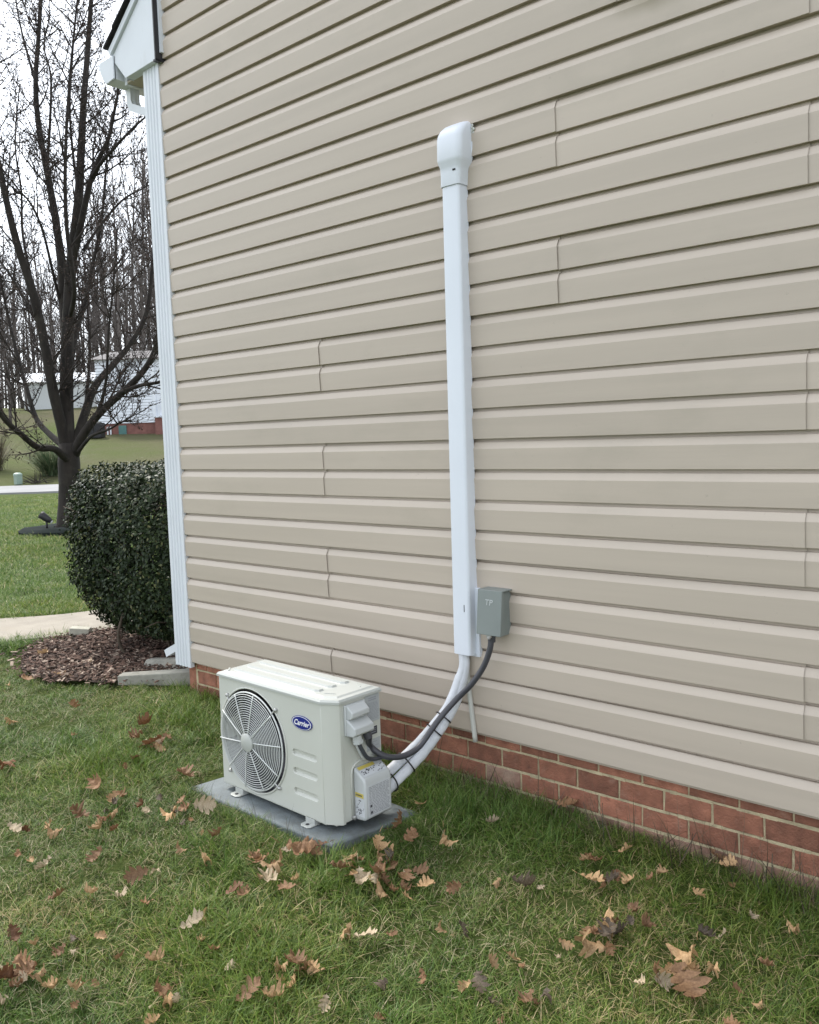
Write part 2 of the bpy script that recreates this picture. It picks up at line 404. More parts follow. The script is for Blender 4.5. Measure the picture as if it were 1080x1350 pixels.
# ================================================================== THE HOUSE
house = empty('house', (XC, YW, ZS), label='beige vinyl sided house wall on a low red brick base', cat='house')
HO = Vector((XC, YW, ZS))
def hl(o):  # house part authored in world coordinates
    o.parent = house; o.matrix_parent_inverse = Matrix.Translation(-HO); return o
XE = 4.30                                           # other end of the gable wall
def roof_z(x):                                       # roofline over the gable
    return 4.17 + 0.72*(min(x, 2*-0.03 - x) + 4.30)
wall = MB(); wall.prism([(XC-0.12, ZS-0.02), (XE, ZS-0.02), (XE, roof_z(XE)-0.06), (-0.03, roof_z(-0.03)-0.08), (XC-0.12, roof_z(XC)-0.14)],
                        YW+0.029, YW+9.0, lambda u, v, t: (u, t, v))
wall_o = hl(wall.build('gable_wall', M['siding']))
# ---- vinyl panels: two Dutch-lap courses each
prof1 = [(0.0012, -0.0200), (0.0, -0.0214), (0.0012, -0.0222), (0.0850, -0.0264), (0.0885, -0.0252), (0.1125, -0.0134), (0.1135, -0.0112), (0.1138, -0.0008), (0.1268, -0.0005)]
# (z, y) profile of one course, y outwards is negative
def panel(x0, x1, row, lift):
    z0 = ZS + row*2*U
    P = [(0.0014, 0.004)] + [(z, y) for z, y in prof1]
    P += [(U+0.0012, -0.0005)] + [(U+z, y) for z, y in prof1]
    P += [(2*U+0.010, 0.001)]
    ns = max(2, int((x1-x0)/0.3)); mb = MB(); vs = []
    sd = row*3.7 + x0
    tilt = (rnd.random()-0.5)*0.0018
    for i in range(ns+1):
        x = x0 + (x1-x0)*i/ns
        wv = 0.0011*pnoise(Vector((x*1.3, sd, 0))); wz = 0.0012*pnoise(Vector((x*0.8, sd+9, 3))) + tilt*(i/ns-0.5)
        for z, y in P:
            zz = z0 + z + (wz if z > 0.0 else wz)
            yy = YW + 0.0250 + y - lift + wv*(1 if y < -0.005 else 0.2)
            vs.append((x, yy, min(zz, roof_z(x) - 0.02)))
    k = len(P)
    fs = [(i*k+j, i*k+k+j, i*k+k+j+1, i*k+j+1) for i in range(ns) for j in range(k-1)]
    mb.add(vs, fs)
    # the panel's end edge, 1.2 mm thick
    if lift:
        e = [vs[ns*k+j] for j in range(k)]
        mb.add(e + [(x_, y_+0.0012, z_) for x_, y_, z_ in e], [(j, k+j, k+j+1, j+1) for j in range(k-1)])
    o = mb.build('siding_panel', M['siding'], smooth=True, sharp=14); o.parent = wall_o
SEAM = {0: -3.12, 2: -3.12, 4: -3.12, 6: -3.12, 1: -0.88, 3: -0.88, 5: -0.88, 8: -0.88, 10: -0.88, 7: -1.78, 9: -1.78, 11: -1.525}
for r in range(0, 26):
    z = ZS + r*2*U
    if z > 6.9: break
    xl = XC - 0.02; xr = XE
    if z + 2*U > roof_z(XC):
        need = (z - 4.17)/0.72 - 4.30
        if need > xl: xl, xr = need, 2*-0.03 - need
    s = SEAM.get(r, -0.9)
    cuts = [xl]; x = s
    while x > xl + 0.3: x -= 3.66
    x += 3.66
    while x < xr - 0.3: cuts.append(x); x += 3.66
    cuts.append(xr)
    for i in range(len(cuts)-1):
        a, b = cuts[i], cuts[i+1]
        last = (i == len(cuts)-2)
        # each panel's right end laps 25 mm over the next panel
        panel(a, b + (0 if last else 0.025), r, 0.0 if last else 0.0050*(len(cuts)-2-i))
# ---- brick foundation
fd = MB(); fd.box(XC-0.02, YB+0.006, -0.35, XE, YB+0.25, ZS+0.016)
fd_o = hl(fd.build('foundation', M['mortar']))
BL, BC = 0.1837, 0.0847
def brick_mesh(x0, x1, z0, z1, rr):
    mb = MB(); j = lambda a: (rr.random()-0.5)*a
    y = YB + j(0.003)
    c = 0.003
    def ring(ins, yy): return [(x0+ins+j(.004), yy, z0+ins+j(.003)), (x1-ins+j(.004), yy, z0+ins+j(.003)), (x1-ins+j(.004), yy, z1-ins+j(.003)), (x0+ins+j(.004), yy, z1-ins+j(.003))]
    vs = ring(c, y) + ring(0, y+0.003) + ring(0, y+0.03)
    fs = [(0, 1, 2, 3)]
    for k in (0, 4):
        for i in range(4): fs.append((k+i, k+4+i, k+4+(i+1) % 4, k+(i+1) % 4))
    mb.add(vs, fs); return mb
rb = random.Random(3)
for row in range(-1, 5):
    zt = 0.3629 - BC*(row-1) - 0.005; zb = zt - BC + 0.010
    # joints measured: odd rows at -2.095+k*BL, even rows at -1.994+k*BL
    off = -2.095 if row % 2 == 1 else -1.999
    k0 = int((XC - off)/BL) - 2; x = off + k0*BL
    if row == -1: continue
    if row == 0: zb, zt = 0.3629+0.005, ZS+0.013
    while x < 0.9:
        a, b = max(x+0.0045, XC-0.005), x + BL - 0.0045
        if b - a > 0.03:
            pale = row >= 3 or (row == 2 and rb.random() < 0.12)
            o = brick_mesh(a, b, zb, zt, rb).build('brick', M['brick_pale'] if pale else M['brick'])
            o.parent = fd_o
        x += BL
# mortar squeeze: rough beads on the bed joints
mz = MB(); rq = random.Random(9)
for row in range(0, 4):
    zc = 0.3629 - BC*row
    x = XC
    while x < 0.9:
        w = rq.uniform(0.02, 0.09); h = rq.uniform(0.004, 0.0078)
        mz.box(x, YB + rq.uniform(0.000, 0.004), zc-h, x+w, YB+0.02, zc+h*0.9); x += w
mzo = mz.build('mortar_bead', M['mortar']); mzo['kind'] = 'stuff'; mzo.parent = fd_o
# ---- fluted corner post
cpz0, cpz1 = 0.385, 3.90
flute = []
xa, xb, yf = -4.450, XC+0.004, YW-0.016
prof = [(xb, YW+0.012), (xb, yf), (xb-0.016, yf)]
for k in range(4):
    x = xb-0.026-k*0.029
    prof += [(x, yf), (x-0.004, yf+0.006), (x-0.013, yf+0.006), (x-0.017, yf)]
prof += [(xa, yf), (xa, yf+0.02)]
for k in range(4):
    y = yf+0.03+k*0.026
    prof += [(xa, y), (xa+0.006, y+0.004), (xa+0.006, y+0.013), (xa, y+0.017)]
prof += [(xa, yf+0.15), (xa+0.03, yf+0.15), (xa+0.03, YW+0.013)]
cp = MB(); cp.prism(prof, cpz0, cpz1, lambda u, v, t: (u, v, t)); hl(cp.build('corner_post', M['white']))
# front face of the house beyond the corner (edge-on from here)
ff = MB()
for k in range(28):
    z = ZS + k*U
    if z + U > 4.0: break
    ff.add([(-4.435, YW+0.13, z), (-4.435, YW+9, z), (-4.423, YW+9, z+U), (-4.423, YW+0.13, z+U), (-4.421, YW+9, z), (-4.421, YW+0.13, z)], [(0, 3, 2, 1), (0, 1, 4, 5)])
hl(ff.build('front_siding', M['siding']))
f2 = MB(); f2.box(-4.40, YB+0.012, -0.3, -4.325, YW+9, ZS-0.002); hl(f2.build('front_foundation', M['brick']))
# ---- eaves: return box, rake board, roof, soffit, fascia, gutter, downspout
Yp = YW - 0.045
er = MB(); er.prism([(-4.272, 3.838), (-4.272, 4.215), (-4.36, 4.152), (-4.575, 3.848), (-4.575, 3.828)], Yp, YW+0.01, lambda u, v, t: (u, t, v))
hl(er.build('eave_return', M['white'], bevel=0.002))
jt = MB(); jt.box(-4.2715, YW-0.052, 3.832, -4.262, YW+0.01, 4.225); jt.box(-4.285, YW-0.053, 3.826, -4.262, YW-0.02, 3.8375)
hl(jt.build('shade_strip', M['metaldark']))  # dark strip standing in for the shade along the return's side
jt = MB(); jt.box(-4.2605, YW-0.026, 3.875, -4.246, YW+0.01, 4.25); hl(jt.build('trim_channel', M['white']))
sl = 0.72
rk = MB(); rk.prism([(-4.705, 3.955), (-4.586, 3.824), (-4.578, 3.848), (-4.365, 4.152), (-4.275, 4.217), (-0.03, 7.273), (-0.03, 7.36), (-4.72, 3.985)], Yp+0.004, YW+0.012, lambda u, v, t: (u, t, v))
hl(rk.build('rake_board', M['white'], bevel=0.002))
rf = MB()
rf.prism([(-4.72, 3.99), (-0.03, 7.366), (-0.03, 7.41), (-4.735, 4.022)], Yp-0.012, Yp+0.02, lambda u, v, t: (u, t, v))
hl(rf.build('drip_edge', M['white']))
roof = MB()
for k in range(44):                                 # shingle courses up both slopes
    for sgn in (0, 1):
        xA = -4.755 + k*0.11; xB = xA + 0.14
        if xA > -0.12: continue
        zA = 4.030 + (xA+4.755)*sl; 
        P = [(xA, zA), (xB, zA + 0.14*sl - 0.004), (xB, zA + 0.14*sl + 0.006), (xA, zA + 0.016)]
        if sgn: P = [(2*-0.03 - x, z) for x, z in P][::-1]
        roof.prism(P, Yp-0.03-0.004*(k % 2), YW+9.3, lambda u, v, t: (u, t, v))
hl(roof.build('roof', M['shingle']))
sf = MB(); sf.box(-4.66, YW+0.012, 3.835, -4.36, YW+9, 3.846); hl(sf.build('soffit', M['soffit']))
fa = MB(); fa.box(-4.69, YW+0.014, 3.83, -4.662, YW+9, 4.02); hl(fa.build('fascia', M['white']))
# K-style gutter with an end cap
gp = [(-4.695, 3.985), (-4.695, 3.855), (-4.785, 3.845), (-4.815, 3.875), (-4.845, 3.93), (-4.855, 3.975), (-4.838, 3.985)]
gp = [(x, z) for x, z in gp]
gu = MB()
gi = [(-4.700, 3.983), (-4.702, 3.864), (-4.782, 3.852), (-4.808, 3.88), (-4.838, 3.932), (-4.848, 3.972), (-4.838, 3.981)]
nG = len(gp)
for y0, y1 in ((Yp+0.0, YW+9),):
    vs = [(x, y0, z) for x, z in gp] + [(x, y1, z) for x, z in gp]
    vs += [(x, y0, z) for x, z in gi] + [(x, y1, z) for x, z in gi]
    gu.add(vs, [(i, i+1, nG+i+1, nG+i) for i in range(nG-1)] + [(2*nG+i+1, 2*nG+i, 3*nG+i, 3*nG+i+1) for i in range(nG-1)])
gu_o = hl(gu.build('gutter', M['white']))
ec = MB(); ec.prism(gp, Yp-0.002, Yp+0.006, lambda u, v, t: (u, t, v)); ec.prism([(x*0.96-4.775*0.04, z*0.96+3.915*0.04) for x, z in gp], Yp-0.007, Yp-0.002, lambda u, v, t: (u, t, v))
o = ec.build('end_cap', M['white']); o.parent = gu_o
# downspout, corrugated rectangular
def spout(mb, pts, w=0.062, d=0.046):
    P = [Vector(p) for p in pts]; rings = []
    sect = []
    for k in range(5):
        x = -w/2 + w*k/4
        sect.append((x, -d/2 + (0.004 if k % 2 else 0)))
    for k in range(5):
        x = w/2 - w*k/4
        sect.append((x, d/2 - (0.004 if k % 2 else 0)))
    vs = []
    for i, p in enumerate(P):
        t = ((P[min(i+1, len(P)-1)]-P[i]).normalized() + (P[i]-P[max(i-1, 0)]).normalized()).normalized()
        a = Vector((0, 1, 0)); b = t.cross(a).normalized()
        for u, v in sect: vs.append(p + a*u + b*v)
    k = len(sect)
    mb.add(vs, [(i*k+j, i*k+(j+1) % k, (i+1)*k+(j+1) % k, (i+1)*k+j) for i in range(len(P)-1) for j in range(k)] + [tuple(range(k-1, -1, -1)), tuple(range((len(P)-1)*k, len(P)*k))])
ds = MB()
YD = YW + 0.105
spout(ds, [(-4.755, YD, 3.86), (-4.755, YD, 3.77), (-4.735, YD, 3.735), (-4.52, YD, 3.640), (-4.485, YD, 3.61), (-4.480, YD, 3.5), (-4.480, YD, 0.55), (-4.52, YD, 0.48), (-4.66, YD, 0.415), (-4.70, YD, 0.395)])
hl(ds.build('downspout', M['white']))

# ================================================================== LINE-SET COVER
cov = empty('line_set_cover', (-2.24, YW, 0.77), label='tall white plastic line set cover running up the siding', cat='pipe cover')
CO = Vector((-2.24, YW, 0.77))
def cl(o, org=CO, par=None):
    o.parent = par or cov; o.matrix_parent_inverse = Matrix.Translation(-org); return o
Xc = -2.220
def duct_section(w, d, r, n=5, y0=-0.002):
    """hat section: back flat on the wall, front with rounded corners; (x, y) with y negative outward"""
    P = [(-w/2, y0)]
    for k in range(n+1):
        a = math.pi*k/2/n; P.append((-w/2 + r - r*math.cos(a), -d + r - r*math.sin(a)))
    for k in range(n+1):
        a = math.pi*k/2/n; P.append((w/2 - r + r*math.sin(a), -d + r - r*math.cos(a)))
    P.append((w/2, y0)); return P
def lathe_rect(mb, stations, n=6):
    """stations: (z, xc, w, d, r)"""
    vs = []; k = None
    for z, xc, w, d, r in stations:
        S = duct_section(w, d, r, n); k = len(S)
        vs += [(xc + x, YW + y, z) for x, y in S]
    m = len(stations)
    mb.add(vs, [(i*k+j, i*k+j+1, (i+1)*k+j+1, (i+1)*k+j) for i in range(m-1) for j in range(k-1)])
    return vs, k, m
cb = MB(); lathe_rect(cb, [(0.775, Xc-0.004, 0.092, 0.064, 0.014), (1.2, Xc-0.003, 0.092, 0.064, 0.014), (2.0, Xc-0.002, 0.091, 0.064, 0.014), (2.745, Xc, 0.090, 0.064, 0.014)])
S = duct_section(0.088, 0.060, 0.012); cb.add([(Xc-0.006 + x, YW + y, 0.777) for x, y in S], [tuple(range(len(S)))])
cl(cb.build('cover_channel', M['pvc'], smooth=True, sharp=60))
bp_ = MB(); bp_.box(Xc-0.041, YW-0.014, 1.06, Xc+0.040, YW+0.004, 2.74); bp_.box(Xc-0.044, YW-0.020, 0.762, Xc+0.060, YW+0.004, 1.06); cl(bp_.build('back_channel', M['pvc'], bevel=0.003))
hd = MB()
st = [(2.722, Xc, 0.098, 0.069, 0.016), (2.725, Xc, 0.099, 0.070, 0.017), (2.775, Xc+0.003, 0.104, 0.072, 0.019), (2.795, Xc+0.006, 0.110, 0.076, 0.022), (2.812, Xc+0.008, 0.122, 0.086, 0.026),
      (2.825, Xc+0.009, 0.128, 0.090, 0.027), (2.905, Xc+0.011, 0.130, 0.090, 0.028), (2.925, Xc+0.012, 0.129, 0.085, 0.030), (2.942, Xc+0.013, 0.125, 0.074, 0.032), (2.957, Xc+0.015, 0.116, 0.057, 0.030), (2.968, Xc+0.018, 0.100, 0.036, 0.022), (2.974, Xc+0.020, 0.080, 0.016, 0.010), (2.975, Xc+0.020, 0.05, 0.003, 0.001)]
vs, k, m = lathe_rect(hd, st)
cl(hd.build('wall_inlet', M['pvc'], smooth=True, sharp=70))
fl = MB(); fl.prism([(Xc+0.062, 2.80), (Xc+0.078, 2.86), (Xc+0.083, 2.90), (Xc+0.083, 2.945), (Xc+0.050, 2.96), (Xc+0.050, 2.80)], YW-0.010, YW+0.004, lambda u, v, t: (u, t, v))
cl(fl.build('mounting_flange', M['pvc'], bevel=0.002))
ck = MB()
for k in range(9):
    p = Vector((Xc+0.082+rq.uniform(-.005, .006), YW-0.010+rq.uniform(-.004, .004), 2.918+k*0.0045)); s = rq.uniform(0.004, 0.008)
    ck.tube([p-Vector((0, 0, s)), p, p+Vector((0, 0, s))], [0.3*s, s, 0.3*s], 6)
cl(ck.build('sealant_bead', M['drain'], smooth=True))
sn = MB(); sn.box(Xc+0.024, YW-0.0750, 2.775, Xc+0.038, YW-0.070, 2.781); sn.box(Xc+0.016, YW-0.0655, 0.962, Xc+0.0185, YW-0.062, 0.992)
cl(sn.build('clip_slot', M['dark']))

# ================================================================== DISCONNECT BOX
dbx = empty('disconnect_box', (-2.10, YW, 0.86), label='grey metal electrical disconnect box beside the white cover', cat='electrical box')
DO = Vector((-2.10, YW, 0.86)); X0, X1 = -2.122, -2.000
bb = MB(); bb.box(X0+0.003, YW-0.060, 0.880, X1-0.012, YW+0.006, 1.060); cl(bb.build('back_box', M['boxgrey'], bevel=0.002), DO, dbx)
lid = MB(); lid.prism([(-0.062, 0.884), (-0.092, 0.884), (-0.074, 1.070), (0.004, 1.070), (0.004, 1.064), (-0.062, 1.064)], X0, X1, lambda y, z, t: (t, YW+y, z))
lid_o = cl(lid.build('cover_lid', M['boxgrey'], bevel=0.0025), DO, dbx)
hs = MB(); hs.box(X0+0.050, YW-0.090, 0.874, X0+0.072, YW-0.080, 0.890); hs.box(X0+0.055, YW-0.092, 0.868, X0+0.067, YW-0.082, 0.876)
cl(hs.build('hasp', M['zinc'], bevel=0.001), DO, dbx)
def text_mesh(body, size, shear=0.0, extrude=0.0006, offset=0.0):
    cu = bpy.data.curves.new('lettering', 'FONT'); cu.body = body; cu.size = size; cu.shear = shear; cu.extrude = extrude; cu.offset = offset
    cu.align_x = 'CENTER'; cu.align_y = 'CENTER'; cu.resolution_u = 4
    t = bpy.data.objects.new('lettering', cu); COL.objects.link(t)
    bpy.context.view_layer.update()
    me = bpy.data.meshes.new_from_object(t.evaluated_get(bpy.context.evaluated_depsgraph_get()))
    bpy.data.objects.remove(t); bpy.data.curves.remove(cu); return me
tm = text_mesh('TP', 0.034, 0.1, 0.0008); tm.materials.append(M['acgrey'])
emb = link('embossed_mark', tm); emb.parent = dbx
emb.matrix_basis = Matrix.Translation((X0+0.058, YW-0.0795, 1.018)) @ Matrix.Rotation(math.radians(90-5.5), 4, 'X'); 
emb.matrix_parent_inverse = Matrix.Translation(-DO)

# ================================================================== CONDENSING UNIT
AX, AY, AZ, AR = -3.1206, 2.2467, 0.195, -0.0311
ac = empty('air_conditioner', (AX, AY, AZ), AR, 'cream outdoor air conditioner with round fan grille on grey pad', 'air conditioner')
WF, CXc, CYc, DP, HT = 0.68, 0.066, 0.040, 0.262, 0.490
FC = (0.232, 0.240); FR = 0.221
def ap(mb, name, mats, par=None, **kw): return mb.build(name, mats, par or ac, **kw)
# front panel with fan opening and slots (filled curve with holes)
cu = bpy.data.curves.new('front_panel', 'CURVE'); cu.dimensions = '2D'; cu.fill_mode = 'BOTH'; cu.resolution_u = 1
def poly_spline(pts):
    s = cu.splines.new('POLY'); s.points.add(len(pts)-1)
    for p, (x, y) in zip(s.points, pts): p.co = (x, y, 0, 1)
    s.use_cyclic_u = True
poly_spline([(0.0, 0.0), (WF, 0.0), (WF, HT), (0.0, HT)])
poly_spline([(FC[0]+FR*1.02*math.cos(a), FC[1]+FR*1.02*math.sin(a)) for a in [2*math.pi*k/72 for k in range(72)]])
SLOTS = [(0.496, 0.646, 0.254), (0.496, 0.646, 0.177), (0.496, 0.646, 0.092)]
def slot_outline(x0, x1, z, h, n=6):
    r = h/2; P = []
    for k in range(n+1): a = -math.pi/2 + math.pi*k/n; P.append((x1-r+r*math.cos(a), z+r*math.sin(a)))
    for k in range(n+1): a = math.pi/2 + math.pi*k/n; P.append((x0+r+r*math.cos(a), z+r*math.sin(a)))
    return P
for x0, x1, z in SLOTS: poly_spline(slot_outline(x0, x1, z, 0.026))
cu.extrude = 0.004; cu.bevel_depth = 0.0025; cu.bevel_resolution = 1; cu.offset = -0.002
t = bpy.data.objects.new('front_panel', cu); COL.objects.link(t); bpy.context.view_layer.update()
pm_ = bpy.data.meshes.new_from_object(t.evaluated_get(bpy.context.evaluated_depsgraph_get())); bpy.data.objects.remove(t)
pm_.materials.clear(); pm_.materials.append(M['acpaint'])
pm_.transform(Matrix.Translation((0, 0.0065, 0)) @ Matrix.Rotation(math.radians(90), 4, 'X'))
fp = link('front_panel', pm_, ac)
sb = MB()
for x0, x1, z in SLOTS:
    sb.prism(slot_outline(x0-0.004, x1+0.004, z, 0.034), 0.0105, 0.016, lambda u, v, t: (u, t, v))
    # sloping louvre floor
    sb.add([(x0, 0.012, z-0.006), (x1, 0.012, z-0.006), (x1, 0.003, z-0.013), (x0, 0.003, z-0.013)], [(0, 1, 2, 3)])
ap(sb, 'louvre_recess', M['acpaint'], fp)
# embossed rim round the fan opening
rm = MB(); pts = [(FC[0]+(FR+0.0065)*math.cos(a), -0.002, FC[1]+(FR+0.0065)*math.sin(a)) for a in [2*math.pi*k/72 for k in range(73)]]
rm.tube(pts, 0.0042, 8, cap=False); ap(rm, 'opening_rim', M['acpaint'], fp, smooth=True)
# right corner, chamfered
cw = MB(); cw.prism([(WF+0.0005, 0.001), (WF+0.012, 0.003), (WF+CXc-0.006, CYc-0.008), (WF+CXc, CYc), (WF+CXc, CYc+0.012), (WF+CXc-0.02, CYc+0.012), (WF+0.0005, 0.02)], 0.0, HT, lambda u, v, t: (u, v, t))
ap(cw, 'corner_panel', M['acpaint'], smooth=True, sharp=25)
sp = MB(); sp.box(WF+CXc-0.022, CYc+0.0135, 0.004, WF+CXc-0.001, DP, HT-0.003); ap(sp, 'side_panel', M['acpaint'], bevel=0.002)
bk = MB(); bk.box(0.0, 0.024, 0.0, 0.012, DP, HT); bk.box(0.012, DP-0.01, 0.0, WF+CXc-0.022, DP, HT); ap(bk, 'rear_panel', M['acpaint'])
bs = MB(); bs.box(0.002, 0.006, -0.006, WF, DP-0.002, 0.012); bs.box(WF, 0.024, -0.006, WF+CXc-0.024, DP-0.002, 0.012); ap(bs, 'base_pan', M['acpaint'])
# shroud, coil and fan behind the grille
shd = MB(); pts = [(FC[0]+(FR+0.0038)*math.cos(a), FC[1]+(FR+0.0038)*math.sin(a)) for a in [2*math.pi*k/48 for k in range(48)]]
shd.prism(pts, 0.013, 0.075, lambda u, v, t: (u, t, v), cap=False); ap(shd, 'fan_shroud', M['fanblade'], smooth=True)
dk = MB(); dk.box(0.014, 0.20, 0.012, 0.48, 0.215, 0.485); dk.box(0.478, 0.02, 0.012, 0.482, 0.2, 0.485); ap(dk, 'coil_backing', M['dark'])
cf = MB()
for k in range(110):
    x = 0.018 + k*0.0042; cf.box(x, 0.186, 0.014, x+0.0012, 0.199, 0.483)
cfo = ap(cf, 'coil_fins', M['fin']); cfo['kind'] = 'stuff'
hubm = MB(); hubm.tube([(FC[0], 0.055, FC[1]), (FC[0], 0.06, FC[1]), (FC[0], 0.13, FC[1])], [0.04, 0.05, 0.052], 24)
fan = ap(hubm, 'fan', M['fanblade'], smooth=True, sharp=40)
for b in range(3):
    mb = MB(); vs = []; A0 = b*2*math.pi/3 + 0.4
    for i in range(7):
        r = 0.045 + (0.205-0.045)*i/6; wd = 0.75 + 0.25*math.sin(i/6*math.pi)
        for j in range(7):
            a = A0 + (j/6-0.5)*1.75*wd + 0.25*i/6
            vs.append((FC[0]+r*math.cos(a), 0.062 + 0.06*(j/6) + 0.006*math.sin(i), FC[1]+r*math.sin(a)))
    mb.add(vs, [(i*7+j, i*7+j+1, i*7+7+j+1, i*7+7+j) for i in range(6) for j in range(6)])
    o = ap(mb, 'fan_blade', M['fanblade'], fan, smooth=True)
    so = o.modifiers.new('thickness', 'SOLIDIFY'); so.thickness = 0.003
# grille
gr = MB(); GY = -0.016
gr.tube([(FC[0]+FR*0.955*math.cos(a), GY+0.006, FC[1]+FR*0.955*math.sin(a)) for a in [2*math.pi*k/72 for k in range(73)]], 0.0035, 8, cap=False)
grille = ap(gr, 'fan_grille', M['wire'], smooth=True)
NR = 17
for k in range(NR):
    r = 0.046 + (FR*0.955-0.046-0.008)*k/(NR-1)
    dome = GY - 0.012*(1-(r/FR)**2)
    rg = MB(); rg.tube([(FC[0]+r*math.cos(a), dome, FC[1]+r*math.sin(a)) for a in [2*math.pi*q/60 for q in range(61)]], 0.00165, 6, cap=False)
    ap(rg, 'grille_ring', M['wire'], grille, smooth=True)
for k in range(10):
    a = 2*math.pi*k/10 + 0.115
    P = []
    for q in range(7):
        r = 0.03 + (FR*0.96-0.03)*q/6; P.append((FC[0]+r*math.cos(a), GY-0.0035-0.012*(1-(r/FR)**2), FC[1]+r*math.sin(a)))
    s_ = MB(); s_.tube(P, 0.0024, 6); ap(s_, 'grille_spoke', M['wire'], grille, smooth=True)
hc = MB(); hc.tube([(FC[0], -0.026, FC[1]), (FC[0], -0.036, FC[1]), (FC[0], -0.0385, FC[1])], [0.0395, 0.0395, 0.036], 28); ap(hc, 'hub_cap', M['aclid'], grille, smooth=True, sharp=50)
for lx, lz in ((0.066, 0.410), (0.402, 0.408), (0.064, 0.070), (0.405, 0.076)):
    d = Vector((FC[0]-lx, 0, FC[1]-lz)).normalized()
    lg = MB(); lg.tube([Vector((lx, -0.001, lz)), Vector((lx, -0.008, lz)), Vector((lx, -0.013, lz))], [0.0085, 0.0085, 0.004], 12)
    lg.tube([Vector((lx, -0.006, lz)), Vector((lx, -0.012, lz)) + d*0.03], 0.0035, 6); ap(lg, 'grille_screw', M['zinc'], grille, smooth=True, sharp=50)
# lid with chamfered brim and raised ribs
lo_ = [(-0.006, -0.007), (WF+0.004, -0.007), (WF+CXc+0.006, CYc-0.006), (WF+CXc+0.006, DP+0.006), (-0.006, DP+0.006)]
def inset(P, d):
    n_ = len(P); out = []
    for i in range(n_):
        a, b, c = Vector(P[i-1]), Vector(P[i]), Vector(P[(i+1) % n_])
        e1 = (b-a).normalized(); e2 = (c-b).normalized(); n1 = Vector((-e1.y, e1.x)); n2 = Vector((-e2.y, e2.x))
        bis = (n1+n2).normalized(); out.append(tuple(b + bis*(d/max(0.3, bis.dot(n1)))))
    return out
def stack(mb, levels):
    n_ = len(levels[0][0]); vs = []
    for P, z in levels: vs += [(x, y, z) for x, y in P]
    fs = [(i*n_+j, i*n_+(j+1) % n_, (i+1)*n_+(j+1) % n_, (i+1)*n_+j) for i in range(len(levels)-1) for j in range(n_)]
    fs += [tuple(range(n_-1, -1, -1)), tuple(range((len(levels)-1)*n_, len(levels)*n_))]
    mb.add(vs, fs)
ld = MB(); stack(ld, [(lo_, HT-0.004), (lo_, HT+0.005), (inset(lo_, 0.006), HT+0.0125), (inset(lo_, 0.022), HT+0.0155), (inset(lo_, 0.030), HT+0.021)])
lid_o = ap(ld, 'top_lid', M['aclid'], smooth=True, sharp=12)
rb_ = MB()
for y0, y1 in ((0.040, 0.085), (0.110, 0.155), (0.180, 0.225)):
    P = [(0.06, y0), (0.60, y0), (0.62, y0+0.01), (0.62, y1-0.01), (0.60, y1), (0.06, y1), (0.045, y1-0.01), (0.045, y0+0.01)]
    stack(rb_, [(P, HT+0.0205), (inset(P, 0.005), HT+0.0285)])
ap(rb_, 'lid_rib', M['aclid'], lid_o, smooth=True, sharp=12)
rd_ = MB()
for x0, y0, x1, y1 in ((0.015, 0.05, 0.05, 0.02), (0.015, 0.2, 0.04, 0.23), (0.65, 0.05, 0.69, 0.07), (0.66, 0.225, 0.70, 0.20)):
    d = Vector((x1-x0, y1-y0)).normalized(); nn = Vector((-d.y, d.x))*0.003
    P = [(x0+nn.x, y0+nn.y), (x0-nn.x, y0-nn.y), (x1-nn.x, y1-nn.y), (x1+nn.x, y1+nn.y)]
    stack(rd_, [(P, HT+0.0205), (inset(P, -0.0005), HT+0.0232)])
ap(rd_, 'lid_boss', M['aclid'], lid_o)
# badge
bd = MB(); el = lambda s, k: [(0.567+s*0.0625*math.cos(a), 0.387+s*0.0285*math.sin(a)) for a in [2*math.pi*q/k for q in range(k)]]
bd.prism(el(1.0, 40), -0.0045, -0.0005, lambda u, v, t: (u, t, v)); bd.cur = 1
bd.prism(el(0.93, 40), -0.0052, -0.004, lambda u, v, t: (u, t, v)); bd.cur = 0
bd.prism(el(0.86, 40), -0.0060, -0.005, lambda u, v, t: (u, t, v))
badge = ap(bd, 'badge', [M['blue'], M['badge_white']])
tm = text_mesh('Carrier', 0.0305, 0.36, 0.0006, 0.0006); tm.materials.append(M['badge_white'])
tm.transform(Matrix.Translation((0.566, -0.0066, 0.3865)) @ Matrix.Rotation(math.radians(90), 4, 'X'))
link('badge_lettering', tm, badge)
# feet
for fx in (0.112, 0.588):
    for yy, sgn in ((0.0, -1), (DP, 1)):
        P = [(fx-0.030, yy+sgn*-0.03), (fx+0.030, yy+sgn*-0.03), (fx+0.030, yy+sgn*0.022), (fx+0.018, yy+sgn*0.034), (fx-0.018, yy+sgn*0.034), (fx-0.030, yy+sgn*0.022)]
        fm = MB(); stack(fm, [(P, -0.028), (P, -0.024), (inset(P, 0.006*(-sgn)), -0.0235)] if False else [(P, -0.028), (P, -0.023)])
        fm.box(fx-0.028, min(yy, yy-sgn*0.03), -0.0235, fx+0.028, max(yy, yy-sgn*0.03), -0.002)
        fo = ap(fm, 'mounting_foot', M['aclid'], bevel=0.0015)
        bo = MB(); bo.tube([(fx, yy+sgn*0.014, -0.0232), (fx, yy+sgn*0.014, -0.0215)], 0.008, 10); ap(bo, 'foot_bolt', M['metaldark'], fo)
